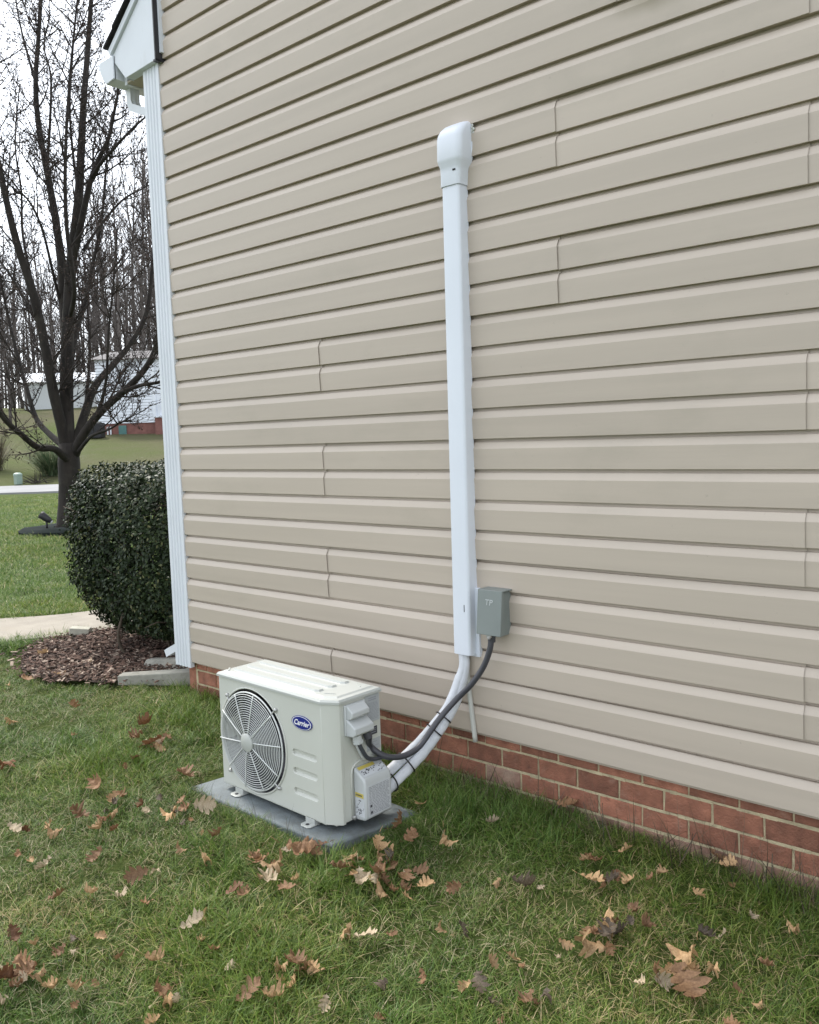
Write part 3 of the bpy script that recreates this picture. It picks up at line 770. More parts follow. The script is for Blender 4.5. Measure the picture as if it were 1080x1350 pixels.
# terminal cover with two stepped hoods
XS = WF+CXc
tc_ = MB(); tc_.box(XS-0.001, 0.060, 0.352, XS+0.010, 0.172, 0.476)
def hood(mb, z0, z1, zs, depth, y0, y1):
    mb.prism([(0.0, z0), (depth*0.72, z0+0.004), (depth, z0+0.014), (depth*0.96, zs), (0.0, z1)], y0, y1, lambda u, v, t: (XS+0.008+u, t, v))
hood(tc_, 0.418, 0.476, 0.450, 0.034, 0.068, 0.164); hood(tc_, 0.352, 0.422, 0.392, 0.052, 0.064, 0.168)
ap(tc_, 'terminal_cover', M['acgrey'], bevel=0.004, smooth=True, sharp=30)
# rating plates and stickers
def sheet(y0, z0, y1, z1, x=0.0005): return [(XS+x, y0, z0), (XS+x, y1, z0), (XS+x, y1, z1), (XS+x, y0, z1)]
lb = MB(); lb.box(XS-0.0005, 0.178, 0.372, XS+0.0008, 0.256, 0.482); lb.box(XS-0.0005, 0.180, 0.255, XS+0.0008, 0.254, 0.300)
lb.cur = 1
rl_ = random.Random(5)
for z in np.arange(0.382, 0.448, 0.0055):
    y = 0.184
    while y < 0.245:
        w = rl_.uniform(0.004, 0.016); lb.box(XS+0.0008, y, z, XS+0.0011, min(y+w, 0.25), z+0.0026); y += w+0.003
for z in (0.468, 0.460): lb.box(XS+0.0008, 0.195, z, XS+0.0011, 0.24, z+0.0045)
for z in (0.262, 0.270, 0.278, 0.286): lb.box(XS+0.0008, 0.186, z, XS+0.0011, 0.186+rl_.uniform(0.03, 0.06), z+0.003)
lb.cur = 2; lb.box(XS-0.0005, 0.186, 0.318, XS+0.0009, 0.240, 0.350)
lb.cur = 1
for z in (0.326, 0.334, 0.341): lb.box(XS+0.0009, 0.192, z, XS+0.0012, 0.232, z+0.002)
ap(lb, 'rating_label', [M['paper_grey'], M['ink_soft'], M['ink']])
# valve cover with stickers
vc = MB()
VC = [(0.0, 0.0), (0.055, 0.006), (0.066, 0.016), (0.066, 0.160), (0.058, 0.176), (0.0, 0.212)]
vc.prism(VC, 0.098, 0.246, lambda u, v, t: (XS+0.001+u, t, v+0.004)); 
vco = ap(vc, 'valve_cover', M['acgrey'], bevel=0.008, smooth=True, sharp=30)
vr = MB(); P = [(0.088, 0.01), (0.088, 0.19), (0.094, 0.212), (0.108, 0.226), (0.130, 0.232), (0.240, 0.234)]
vr.tube([(XS+0.001, y, z) for y, z in P], 0.0045, 6); ap(vr, 'valve_cover_rim', M['acpaint'], vco, smooth=True)
vl = MB()
x = XS + 0.0675
vl.box(x-0.0005, 0.112, 0.024, x+0.0008, 0.234, 0.150); vl.cur = 1
for z in np.arange(0.032, 0.146, 0.0058):
    y = 0.118
    while y < 0.222:
        w = rl_.uniform(0.005, 0.022); vl.box(x+0.0008, y, z, x+0.0012, min(y+w, 0.23), z+0.0026); y += w+0.004
vl.cur = 2
for y, z in ((0.122, 0.062), (0.124, 0.036)): vl.box(x+0.0008, y, z, x+0.0014, y+0.010, z+0.010)
# labels on the side facing the lawn
yv = 0.098; vl.cur = 0; vl.box(XS+0.010, yv-0.0008, 0.026, XS+0.060, yv+0.0004, 0.098)
vl.cur = 3; vl.box(XS+0.010, yv-0.0008, 0.102, XS+0.056, yv+0.0004, 0.120)
vl.cur = 2
for q in range(26): 
    xx = XS+0.014+rl_.random()*0.04; zz = 0.030+rl_.random()*0.060; s = rl_.uniform(0.002, 0.005); vl.box(xx, yv-0.0012, zz, xx+s, yv-0.0008, zz+s)
for q in range(6): xx = XS+0.013+q*0.006; vl.box(xx, yv-0.0012, 0.108, xx+0.004, yv-0.0008, 0.114)
# label on the sloping top
def topq(y0, u0, y1, u1, lift):
    a = Vector((0.058, 0, 0.180)); b = Vector((0.0, 0, 0.216)); nrm = Vector((0.527, 0, 0.85))
    f = lambda y, u: Vector((XS+0.001, y, 0)) + a.lerp(b, u) + nrm*lift
    return [f(y0, u0), f(y1, u0), f(y1, u1), f(y0, u1)]
vl.cur = 0; vl.add(topq(0.108, 0.12, 0.236, 0.62, 0.0012), [(0, 1, 2, 3)]); vl.cur = 3; vl.add(topq(0.112, 0.66, 0.200, 0.88, 0.0012), [(0, 1, 2, 3)])
vl.cur = 2
for q in range(34):
    y = 0.112+rl_.random()*0.115; u = 0.16+rl_.random()*0.40; vl.add(topq(y, u, y+rl_.uniform(.003, .009), u+0.05, 0.0018), [(0, 1, 2, 3)])
ap(vl, 'warning_label', [M['paper'], M['ink_soft'], M['ink'], M['yellow']], vco)
vs_ = MB(); vs_.tube([(XS, 0.092, 0.016), (XS+0.012, 0.092, 0.016), (XS+0.015, 0.092, 0.016)], [0.010, 0.010, 0.006], 12); ap(vs_, 'cover_screw', M['zinc'], vco, smooth=True, sharp=50)
# glands and the short grey cable loop under the hood
gl = MB(); gl.tube([(XS+0.030, 0.098, 0.356), (XS+0.030, 0.102, 0.330)], 0.019, 14); gl.tube([(XS+0.030, 0.102, 0.334), (XS+0.030, 0.104, 0.322)], 0.022, 6)
ap(gl, 'cable_gland', M['acgrey'], smooth=True, sharp=40)
gl = MB(); gl.tube([(XS+0.034, 0.146, 0.356), (XS+0.040, 0.152, 0.330)], 0.017, 14); ap(gl, 'cable_gland', M['conduit'], smooth=True, sharp=40)
ls = MB(); ls.tube(smooth_path([(XS+0.030, 0.104, 0.325), (XS+0.034, 0.120, 0.29), (XS+0.034, 0.146, 0.252), (XS+0.03, 0.18, 0.232), (XS+0.025, 0.235, 0.222), (XS+0.02, 0.28, 0.215)], 6), 0.0085, 8)
ap(ls, 'signal_cable', M['fin'], smooth=True)
ls = MB(); ls.tube(smooth_path([(XS+0.024, 0.100, 0.325), (XS+0.022, 0.114, 0.29), (XS+0.02, 0.138, 0.25), (XS+0.010, 0.165, 0.236)], 6), 0.007, 8)
ap(ls, 'ground_wire', M['acgrey'], smooth=True)

def ac_w(x, y, z):
    c, s = math.cos(AR), math.sin(AR); return Vector((AX + x*c - y*s, AY + x*s + y*c, AZ + z))

# ---- pad
PO = Vector((-2.78, 2.37, 0.11))
pad = MB(); PP = [(-3.262, 2.148), (-2.335, 2.160), (-2.262, 2.585), (-3.19, 2.60)]
stack(pad, [(PP, 0.075), (PP, 0.158), (inset(PP, 0.006), 0.1655)])
po = MB(); po.v = [(Vector(v)-PO) for v in pad.v]; po.v = [tuple(v) for v in po.v]; po.f = pad.f; po.mi = pad.mi
tag(po.build('equipment_pad', M['pad'], loc=PO, bevel=0.003), 'low grey composite pad under the air conditioner', 'pad')

# ================================================================== REFRIGERANT LINES, WHIP, DRAIN
def onY(px, py, Y): d = cam_ray(px, py); return CAM + d*(Y/d.y)
LO = Vector((-2.3, 2.7, 0.3))
lines = empty('refrigerant_lines', LO, label='white wrapped refrigerant lines curving from the cover down to the unit', cat='pipe')
pA = [(-2.262, YW-0.036, 0.86)] + [onY(*q) for q in ((611, 872, 2.872), (604, 900, 2.855), (592, 930, 2.815), (572, 957, 2.75), (550, 982, 2.685), (528, 1003, 2.615), (512, 1018, 2.555), (500, 1030, 2.50), (490, 1040, 2.46))]
pB = [(-2.252, YW-0.030, 0.86)] + [onY(*q) for q in ((614, 874, 2.878), (608, 903, 2.862), (597, 934, 2.825), (580, 962, 2.765), (560, 990, 2.70), (540, 1012, 2.63), (522, 1030, 2.565), (508, 1043, 2.51), (494, 1054, 2.46))]
for P, r in ((pA, 0.022), (pB, 0.022)):
    S = smooth_path(P, 8)
    tb = MB(); tb.tube(S, [r*(0.86 if i < 14 else 1.0)*(1+0.10*pnoise(Vector((i*0.30, r*99+len(P), 0)))) for i in range(len(S))], 14); cl(tb.build('insulated_line', M['wrap'], smooth=True), LO, lines)
def ring(c, axis_, r, w=0.0035):
    a = axis_.orthogonal().normalized(); b = axis_.cross(a).normalized()
    mb = MB(); mb.tube([c + (a*math.cos(t) + b*math.sin(t))*r for t in [2*math.pi*k/20 for k in range(21)]], w, 6, cap=False)
    p = c + a*r; mb.tube([p, p + a*0.006 + axis_*0.002, p + a*0.010 + axis_*0.006], [w, w*0.8, w*0.5], 5)
    return mb
SA, SB = smooth_path(pA, 8), smooth_path(pB, 8)
for i, r in ((28, 0.034), (33, 0.036), (47, 0.050), (59, 0.052)):
    c = SA[i].lerp(SB[i], 0.5); ax = (SA[i+1]-SA[i-1]).normalized()
    cl(ring(c, ax, r).build('zip_tie', M['tie'], smooth=True), LO, lines)
bd_ = MB(); c = SA[68].lerp(SA[69], .5); ax = (SA[70]-SA[67]).normalized(); bd_.tube([c-ax*0.006, c+ax*0.006], 0.0245, 16); cl(bd_.build('tape_band', M['conduit'], smooth=True, sharp=40), LO, lines)
WO = Vector((-2.11, 2.85, 0.80))
whip = empty('conduit_whip', WO, label='dark grey flexible conduit looping from the disconnect box to the unit', cat='conduit')
pts = [onY(*q) for q in ((648, 836, 2.852), (646, 856, 2.845), (637, 880, 2.838), (621, 903, 2.82), (603, 921, 2.80), (584, 942, 2.745), (569, 962, 2.695), (553, 984, 2.63), (537, 995, 2.565), (519, 998.5, 2.50), (503, 995, 2.455), (488, 983, 2.425))] + [ac_w(XS+0.042, 0.154, 0.338)]
wb = MB(); wb.tube(smooth_path(pts, 8), 0.0125, 12); cl(wb.build('flexible_conduit', M['conduit'], smooth=True), WO, whip)
p0 = pts[0]
cn = MB(); cn.tube([p0+Vector((0, 0, 0.022)), p0+Vector((0, 0, -0.012))], 0.0185, 6); cn.tube([p0+Vector((0, 0, -0.010)), p0+Vector((0.001, 0, -0.034))], [0.017, 0.0155], 14)
cl(cn.build('conduit_connector', M['conduit'], smooth=True, sharp=40), WO, whip)
DR = Vector((-2.21, YW, 0.38))
dr = MB(); sp_ = smooth_path([(-2.236, YW-0.012, 0.80), (-2.236, YW-0.014, 0.7), (-2.218, YW-0.016, 0.55), (-2.198, YW-0.016, 0.385)], 6)
dr.tube([p-DR for p in sp_], 0.0125, 12, flat=0.8)
tag(dr.build('drain_tube', M['drain'], smooth=True, loc=DR), 'thin pale drain tube hanging straight down over the bricks', 'tube')

# ================================================================== SPLASH BLOCK AND SMALL THINGS BY THE BED
SO = Vector((-4.74, 3.06, ground_z(-4.74, 3.06)))
sb_ = empty('splash_block', SO, math.radians(31), 'weathered grey concrete splash block at the foot of the corner', 'splash block')
mb = MB()
L2, W2 = 0.26, 0.13
mb.prism([(-W2-0.05, -0.02), (W2+0.05, -0.02), (W2+0.05, 0.075), (W2-0.005, 0.085), (W2-0.05, 0.035), (-W2+0.05, 0.035), (-W2+0.005, 0.085), (-W2-0.05, 0.075)], -L2, L2,
         lambda u, v, t: (t, u*(1.0 if t > 0 else 1.25), v*(1.0 if t > 0 else 0.62) + (0.012)))
mb.build('channel_body', M['splash'], sb_, bevel=0.006)
pv = on_ground(106, 842)
mb = MB(); mb.box(-0.075, -0.04, -0.02, 0.075, 0.04, 0.07)
o = mb.build('paver', M['paver'], loc=(pv.x, pv.y, ground_z(pv.x, pv.y)+0.02), bevel=0.006); o.rotation_euler = (0.05, 0.1, 0.8)
tag(o, 'small pale stone block standing in the mulch by the walk', 'block')

# mulch chips
def quad_chip(mb, p, s, rr, mi, flatness=0.25):
    R = Matrix.Rotation(rr.uniform(0, 6.28), 3, 'Z') @ Matrix.Rotation(rr.gauss(0, flatness), 3, 'X') @ Matrix.Rotation(rr.gauss(0, flatness), 3, 'Y')
    a, b, c = s*rr.uniform(0.5, 1.3), s*rr.uniform(0.15, 0.5), s*rr.uniform(0.05, 0.16)
    vs = [R @ Vector((sx*a*(0.6 if (sy+sz) else 1), sy*b, sz*c)) + p for sx in (-1, 1) for sy in (-1, 1) for sz in (-1, 1)]
    mb.cur = mi; mb.add(vs, [(0, 1, 3, 2), (4, 6, 7, 5), (0, 4, 5, 1), (2, 3, 7, 6), (0, 2, 6, 4), (1, 5, 7, 3)])
rc_ = random.Random(11); mb = MB()
cnt = 0
while cnt < 8500:
    x, y = rc_.uniform(-6.7, -4.5), rc_.uniform(2.45, 4.6)
    jx, jy = x + rc_.gauss(0, 0.06), y + rc_.gauss(0, 0.06)
    if not in_poly(jx, jy, BED): continue
    if rc_.random() < max(0, (y-3.4)*0.7): continue
    quad_chip(mb, Vector((x, y, ground_z(x, y) + 0.034 + rc_.uniform(0, 0.015))), rc_.uniform(0.008, 0.024), rc_, rc_.choices((0, 1, 2), (6, 1.7, 3.2))[0], 0.35); cnt += 1
tag(mb.build('mulch_chips', [M['chip'], M['chip_pale'], M['mulchbed']]), 'brown bark chips and leaf litter covering the bed', kind='stuff')

# ================================================================== FOLIAGE MATERIALS
def leaf_mat(name, stops, rough=0.45, trans=0.25, patch=None, spec=0.5, attr='tone'):
    m = bpy.data.materials.new(name); m.use_nodes = True
    n, l = m.node_tree.nodes, m.node_tree.links; b = n['Principled BSDF']
    b.inputs['Roughness'].default_value = rough; b.inputs['Specular IOR Level'].default_value = spec
    at = n.new('ShaderNodeAttribute'); at.attribute_name = attr
    r = n.new('ShaderNodeValToRGB'); e = r.color_ramp.elements
    while len(e) < len(stops): e.new(0.5)
    for el, (p, c) in zip(e, stops): el.position = p; el.color = (*c, 1)
    l.new(at.outputs['Fac'], r.inputs['Fac']); out = r.outputs['Color']
    if patch:
        g = n.new('ShaderNodeNewGeometry'); 
        for (scale, lo, hi, colr, amt) in patch:
            z = n.new('ShaderNodeTexNoise'); z.inputs['Scale'].default_value = scale; z.inputs['Detail'].default_value = 4; l.new(g.outputs['Position'], z.inputs['Vector'])
            mr = n.new('ShaderNodeMapRange'); mr.inputs['From Min'].default_value = lo; mr.inputs['From Max'].default_value = hi; mr.inputs['To Max'].default_value = amt
            l.new(z.outputs['Fac'], mr.inputs['Value'])
            mx = n.new('ShaderNodeMix'); mx.data_type = 'RGBA'; mx.blend_type = 'MULTIPLY'
            l.new(mr.outputs['Result'], mx.inputs[0]); l.new(out, mx.inputs[6]); mx.inputs[7].default_value = (*colr, 1); out = mx.outputs[2]
    l.new(out, b.inputs['Base Color'])
    t = n.new('ShaderNodeBsdfTranslucent'); l.new(out, t.inputs['Color'])
    mx = n.new('ShaderNodeMixShader'); mx.inputs['Fac'].default_value = trans
    l.new(b.outputs['BSDF'], mx.inputs[1]); l.new(t.outputs['BSDF'], mx.inputs[2]); l.new(mx.outputs['Shader'], n['Material Output'].inputs['Surface'])
    return m
M['grass'] = leaf_mat('grass_blade', [(0.0, (0.022, 0.052, 0.010)), (0.45, (0.110, 0.200, 0.036)), (0.74, (0.255, 0.325, 0.092)), (0.82, (0.33, 0.30, 0.16)), (1.0, (0.50, 0.44, 0.29))], 0.5, 0.35,
                      patch=[(1.1, 0.42, 0.62, (1.4, 1.18, 1.0), 0.7), (0.7, 0.52, 0.68, (0.66, 0.78, 0.75), 0.55)], spec=0.35)
M['stalk'] = leaf_mat('grass_stalk', [(0.0, (0.035, 0.04, 0.018)), (0.6, (0.075, 0.05, 0.035)), (1.0, (0.14, 0.10, 0.06))], 0.6, 0.1)
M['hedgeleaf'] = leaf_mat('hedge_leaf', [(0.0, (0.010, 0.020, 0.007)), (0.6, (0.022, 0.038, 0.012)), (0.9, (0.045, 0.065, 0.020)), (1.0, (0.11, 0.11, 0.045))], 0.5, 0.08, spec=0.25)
M['pampas'] = leaf_mat('tall_grass_leaf', [(0.0, (0.05, 0.09, 0.04)), (0.6, (0.11, 0.16, 0.085)), (1.0, (0.24, 0.22, 0.13))], 0.6, 0.2)
M['dryleaf'] = None

class LeafMesh:
    """many small faces with a per-face tone"""
    def __init__(s): s.v = []; s.f = []; s.t = []
    def face(s, vs, tone): o = len(s.v); s.v += vs; s.f.append(tuple(range(o, o+len(vs)))); s.t.append(tone)
    def blade(s, p, d, L, w, bend, tone, seg=3, up=Vector((0, 0, 1))):
        side = d.cross(up).normalized() if abs(d.dot(up)) < 0.99 else Vector((1, 0, 0))
        prev = None; q = p.copy(); dirv = d.normalized(); hor = Vector((d.x, d.y, 0)); hor = hor.normalized() if hor.length > 1e-4 else Vector((1, 0, 0))
        for i in range(seg+1):
            ww = w*(1-(i/seg)**1.6)
            cur = (q - side*ww*0.5, q + side*ww*0.5) if i < seg else (q.copy(),)
            if prev:
                o = len(s.v)
                if len(cur) == 2: s.v += [prev[0], prev[1], cur[1], cur[0]]; s.f.append((o, o+1, o+2, o+3))
                else: s.v += [prev[0], prev[1], cur[0]]; s.f.append((o, o+1, o+2))
                s.t.append(tone)
            prev = cur
            dirv = (dirv + hor*bend/seg - Vector((0, 0, 1))*bend*0.45/seg).normalized()
            q = q + dirv*(L/seg)
    def mesh(s, name, mtl):
        me = bpy.data.meshes.new(name); me.from_pydata([tuple(v) for v in s.v], [], s.f)
        a = me.attributes.new('tone', 'FLOAT', 'FACE'); a.data.foreach_set('value', s.t)
        me.materials.append(mtl); me.update(); return me

def scatter(name, pts, rots, scls, idxs, sources):
    """one object whose geometry nodes set the source meshes on its points"""
    me = bpy.data.meshes.new(name); me.from_pydata(pts, [], [])
    a = me.attributes.new('rot', 'FLOAT_VECTOR', 'POINT'); a.data.foreach_set('vector', [c for r in rots for c in r])
    a = me.attributes.new('scl', 'FLOAT', 'POINT'); a.data.foreach_set('value', scls)
    a = me.attributes.new('idx', 'INT', 'POINT'); a.data.foreach_set('value', idxs)
    col = bpy.data.collections.new(name + '_source')
    for i, sm in enumerate(sources): col.objects.link(bpy.data.objects.new('%s_tuft_%02d' % (name, i), sm))
    ng = bpy.data.node_groups.new(name, 'GeometryNodeTree')
    ng.interface.new_socket('Geometry', in_out='INPUT', socket_type='NodeSocketGeometry'); ng.interface.new_socket('Geometry', in_out='OUTPUT', socket_type='NodeSocketGeometry')
    N, Lk = ng.nodes, ng.links
    gi_, go = N.new('NodeGroupInput'), N.new('NodeGroupOutput')
    iop = N.new('GeometryNodeInstanceOnPoints'); ci = N.new('GeometryNodeCollectionInfo')
    ci.inputs['Collection'].default_value = col; ci.inputs['Separate Children'].default_value = True; ci.inputs['Reset Children'].default_value = True
    def attr(nm, dt):
        x = N.new('GeometryNodeInputNamedAttribute'); x.data_type = dt; x.inputs['Name'].default_value = nm; return x.outputs['Attribute']
    e2r = N.new('FunctionNodeEulerToRotation'); Lk.new(attr('rot', 'FLOAT_VECTOR'), e2r.inputs[0])
    Lk.new(gi_.outputs[0], iop.inputs['Points']); Lk.new(ci.outputs[0], iop.inputs['Instance']); iop.inputs['Pick Instance'].default_value = True
    Lk.new(attr('idx', 'INT'), iop.inputs['Instance Index']); Lk.new(e2r.outputs[0], iop.inputs['Rotation']); Lk.new(attr('scl', 'FLOAT'), iop.inputs['Scale'])
    Lk.new(iop.outputs[0], go.inputs[0])
    o = link(name, me); md = o.modifiers.new('scatter', 'NODES'); md.node_group = ng
    return o

# ---- lawn tufts
rg = random.Random(21)
def tuft(nb, rad, Lm, w, straw=0.14, seg=3, bendm=0.9):
    t = LeafMesh()
    for _ in range(nb):
        a = rg.uniform(0, 6.283); r = rad*math.sqrt(rg.random()); p = Vector((r*math.cos(a), r*math.sin(a), -0.008))
        b = rg.uniform(0, 6.283); lean = abs(rg.gauss(0.0, 0.42)) + 0.12
        is_straw = rg.random() < straw
        d = Vector((math.cos(b)*lean, math.sin(b)*lean, 0.25 if is_straw and rg.random() < 0.6 else 1.0)).normalized()
        L = Lm*rg.uniform(0.5, 1.35)
        t.blade(p, d, L, w*rg.uniform(0.6, 1.25), bendm*rg.uniform(0.3, 1.6), rg.uniform(0.80, 1.0) if is_straw else min(0.76, max(0, rg.gauss(0.40, 0.2))), seg)
    return t
SRC = [tuft(58, 0.060, 0.064, 0.0030, 0.18, bendm=1.35).mesh('grass_tuft', M['grass']) for _ in range(7)]
SRC += [tuft(48, 0.052, 0.086, 0.0033, 0.07, bendm=1.2).mesh('grass_tuft', M['grass']) for _ in range(3)]          # lusher, longer
SRC += [tuft(50, 0.06, 0.056, 0.0027, 0.45, bendm=1.3).mesh('grass_tuft', M['grass']) for _ in range(3)]          # thin, strawy
FAR = [tuft(70, 0.17, 0.075, 0.0075, 0.10, 2).mesh('grass_tuft', M['grass']) for _ in range(4)]
def stalks(nb, Lm):
    t = LeafMesh()
    for _ in range(nb):
        b = rg.uniform(0, 6.283); lean = abs(rg.gauss(0, 0.28)) + 0.05
        t.blade(Vector((rg.gauss(0, .03), rg.gauss(0, .02), -0.01)), Vector((math.cos(b)*lean, math.sin(b)*lean, 1)).normalized(), Lm*rg.uniform(0.6, 1.3), 0.0024, rg.uniform(0.05, 0.7), rg.random(), 4)
    return t
STK = [stalks(4, 0.17).mesh('grass_stalk', M['stalk']) for _ in range(4)]
ALLS = SRC + FAR + STK
iN, iL, iS, iF, iK = (0, 7), (7, 10), (10, 13), (13, 17), (17, 21)
PADP = [(-3.31, 2.085), (-2.29, 2.095), (-2.225, 2.62), (-3.23, 2.635)]
WALK = wl_pts + wr_pts[::-1]
SPL = [(-5.15, 2.72), (-4.98, 2.72), (-4.45, 3.0), (-4.45, 3.3), (-5.2, 3.1)]
pts, rots, scls, idxs = [], [], [], []
def put(x, y, k, s, tilt=0.15, dz=0.0):
    pts.append((x, y, ground_z(x, y) + bumpy(x, y) + dz)); rots.append((rg.gauss(0, tilt), rg.gauss(0, tilt), rg.uniform(0, 6.283))); scls.append(s); idxs.append(rg.randrange(*k))
def visible(x, y, mx=330, my=260):
    q = project((x, y, ground_z(x, y)))
    return q and -mx < q[0] < W_PX+mx and -250 < q[1] < H_PX+my
x0, x1, y0, y1 = -7.8, 0.6, -0.9, 2.94
nlawn = int((x1-x0)*(y1-y0)*560)
for _ in range(nlawn):
    x, y = rg.uniform(x0, x1), rg.uniform(y0, y1)
    if not visible(x, y) or in_poly(x, y, PADP) or in_poly(x, y, WALK) or in_poly(x, y, SPL): continue
    ed = 0.05*pnoise(Vector((x*7, y*7, 0)))
    if in_poly(x+ed, y+ed, BED): continue
    if y > 2.925 and x > XC: continue
    d = math.hypot(x, y)
    if d > 3.5 and rg.random() > 3.5/d: continue
    v = pnoise(Vector((x*1.1, y*1.1, 5.0))) + 0.6*pnoise(Vector((x*3.1, y*3.1, 9.0)))
    wall_d = (2.93 - y) if x > XC else 3
    if wall_d < 0.5: v += 0.35*(1-wall_d/0.5)
    k = iL if v > 0.22 else (iS if v < -0.22 else iN)
    put(x, y, k, rg.uniform(0.75, 1.2)*(1.0+0.25*max(-0.4, min(1, v))))
# longer fringe along bricks and pad
for _ in range(420):
    x = rg.uniform(XC+0.05, 0.3); y = 2.93 - abs(rg.gauss(0, 0.05)) - 0.012
    if visible(x, y): put(x, y, iN, rg.uniform(0.6, 1.1), 0.2)
for _ in range(120):
    x = rg.uniform(-2.3, 0.3); put(x, 2.93 - rg.uniform(0.02, 0.12), iK, rg.uniform(0.8, 1.5), 0.25)
for _ in range(14):
    x = rg.uniform(-4.3, -2.6); put(x, 2.93 - rg.uniform(0.015, 0.08), iK, rg.uniform(0.5, 0.9), 0.2)
for _ in range(150):
    x = rg.uniform(-3.28, -2.3); put(x, 2.122 - abs(rg.gauss(0, 0.025)), iN, rg.uniform(0.6, 0.9), 0.2)
for _ in range(24):
    x = rg.uniform(-3.2, -2.3); put(x, 2.135 - rg.uniform(0.0, 0.05), iK, rg.uniform(0.45, 0.8), 0.2)
for _ in range(100):
    t_ = rg.random(); put(-2.30+0.07*t_+abs(rg.gauss(0, 0.03))+0.015, 2.15+0.43*t_, iN, rg.uniform(0.6, 0.9), 0.2)
# front lawn beyond the walk
cnt = 0
while cnt < 9000:
    d = 7.0 + 24*rg.random()**1.5; px = rg.uniform(-150, 330)
    dv = cam_ray(px, 700); h = Vector((dv.x, dv.y)).normalized()*d; x, y = h.x, h.y
    cnt += 1
    if in_poly(x, y, WALK) or in_poly(x, y, BED) or (x > -4.6 and y > 2.9): continue
    if math.hypot(x+15.4, y-7.9) < 0.86: continue
    if y > 2.0 and x > -6.3 and y < 9: continue
    if -0.684*(x-rc.x)+0.729*(y-rc.y) > -3.2: continue
    if d < 11: put(x, y, iL if rg.random() < 0.5 else iN, rg.uniform(1.0, 1.5))
    put(x, y, iF, rg.uniform(0.7, 1.1))
tag(scatter('grass', pts, rots, scls, idxs, ALLS), 'thin green and straw coloured lawn grass', kind='stuff')

# ================================================================== HEDGE
hg = empty('hedge', (-5.42, 3.80, ground_z(-5.42, 3.8)), label='clipped dark green boxwood hedge beside the white corner post', cat='hedge')
HG = Vector(hg.location)
rh = random.Random(31); lm = LeafMesh()
HX, HY, HZ = 0.75, 0.80, 1.22
def hedge_r(dv):
    """superellipsoid radius along a direction, rounded block undercut at the foot"""
    e = 5.2
    return (abs(dv.x/HX)**e + abs(dv.y/HY)**e + abs(dv.z/(HZ*0.52))**e)**(-1/e)
zc = HZ*0.52 + 0.10
for i in range(60000):
    while True:
        dv = Vector((rh.gauss(0, 1), rh.gauss(0, 1), rh.gauss(0, 1)))
        if dv.length > 0.1: break
    # area-uniform-ish: pick on a cube
    m_ = max(abs(dv.x), abs(dv.y), abs(dv.z)); dv = dv/m_
    ax = rh.randrange(3); dv = Vector((rh.uniform(-1, 1), rh.uniform(-1, 1), rh.uniform(-1, 1))); dv[ax] = rh.choice((-1, 1))
    dv = Vector((dv.x*HX, dv.y*HY, dv.z*HZ*0.52)).normalized()
    if dv.x > 0.75 or dv.y > 0.85: 
        if rh.random() < 0.7: continue
    R = hedge_r(dv)
    lump = 0.035*pnoise(dv*4.0) + 0.025*pnoise(dv*11.0)
    depth = abs(rh.gauss(0, 0.075)) if rh.random() < 0.8 else rh.uniform(0, 0.35)
    r = R*(1+lump) - depth + (0.03*rh.random()**3)
    p = dv*r; p.z += zc
    under = max(0.0, 1 - p.z/0.55); p.x *= 1-0.24*under; p.y *= 1-0.24*under
    if p.z < 0.03: continue
    if p.z < 0.35 and rh.random() < 0.35*(1-p.z/0.35): continue
    if pnoise(dv*6.5 + Vector((3, 1, 7))) < -0.34 and depth < 0.12: continue
    nr = (dv + Vector((rh.gauss(0, .55), rh.gauss(0, .55), rh.gauss(0.25, .5)))).normalized()
    a = nr.orthogonal().normalized(); a = (Matrix.Rotation(rh.uniform(0, 6.28), 3, nr) @ a); b = nr.cross(a)
    s = rh.uniform(0.010, 0.0185)
    tone = min(1, max(0, rh.gauss(0.42, 0.26))); 
    if rh.random() < 0.03: tone = 1.0
    lm.face([p - a*s, p + b*s*0.55, p + a*s, p - b*s*0.55], tone)
for i in range(16000):                              # larger, darker leaves deeper in
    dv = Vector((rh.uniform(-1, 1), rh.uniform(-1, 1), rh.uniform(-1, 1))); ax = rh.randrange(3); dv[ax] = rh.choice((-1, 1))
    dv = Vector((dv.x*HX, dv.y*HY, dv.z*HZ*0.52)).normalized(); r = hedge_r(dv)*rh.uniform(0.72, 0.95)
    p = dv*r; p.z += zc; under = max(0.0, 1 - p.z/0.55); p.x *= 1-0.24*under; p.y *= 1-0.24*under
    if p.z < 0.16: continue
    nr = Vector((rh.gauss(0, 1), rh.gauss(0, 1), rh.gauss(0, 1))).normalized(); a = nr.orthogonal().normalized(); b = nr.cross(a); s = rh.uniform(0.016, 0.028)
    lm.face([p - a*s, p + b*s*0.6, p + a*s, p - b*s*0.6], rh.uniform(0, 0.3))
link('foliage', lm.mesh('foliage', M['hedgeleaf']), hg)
st_ = MB()
for k in range(26):
    a = rh.uniform(0, 6.28); x, y = rh.gauss(0, 0.16), rh.gauss(0, 0.2)
    ex, ey = x + math.cos(a)*rh.uniform(0.2, 0.55), y + math.sin(a)*rh.uniform(0.2, 0.6)
    z1 = rh.uniform(0.5, 1.15)
    P = smooth_path([(x, y, -0.03), (x*1.1+rh.gauss(0, .03), y*1.1, 0.2), ((x+ex)/2, (y+ey)/2, z1*0.6), (ex, ey, z1)], 4)
    st_.tube(P, [0.014*(1-0.7*i/len(P)) for i in range(len(P))], 6)
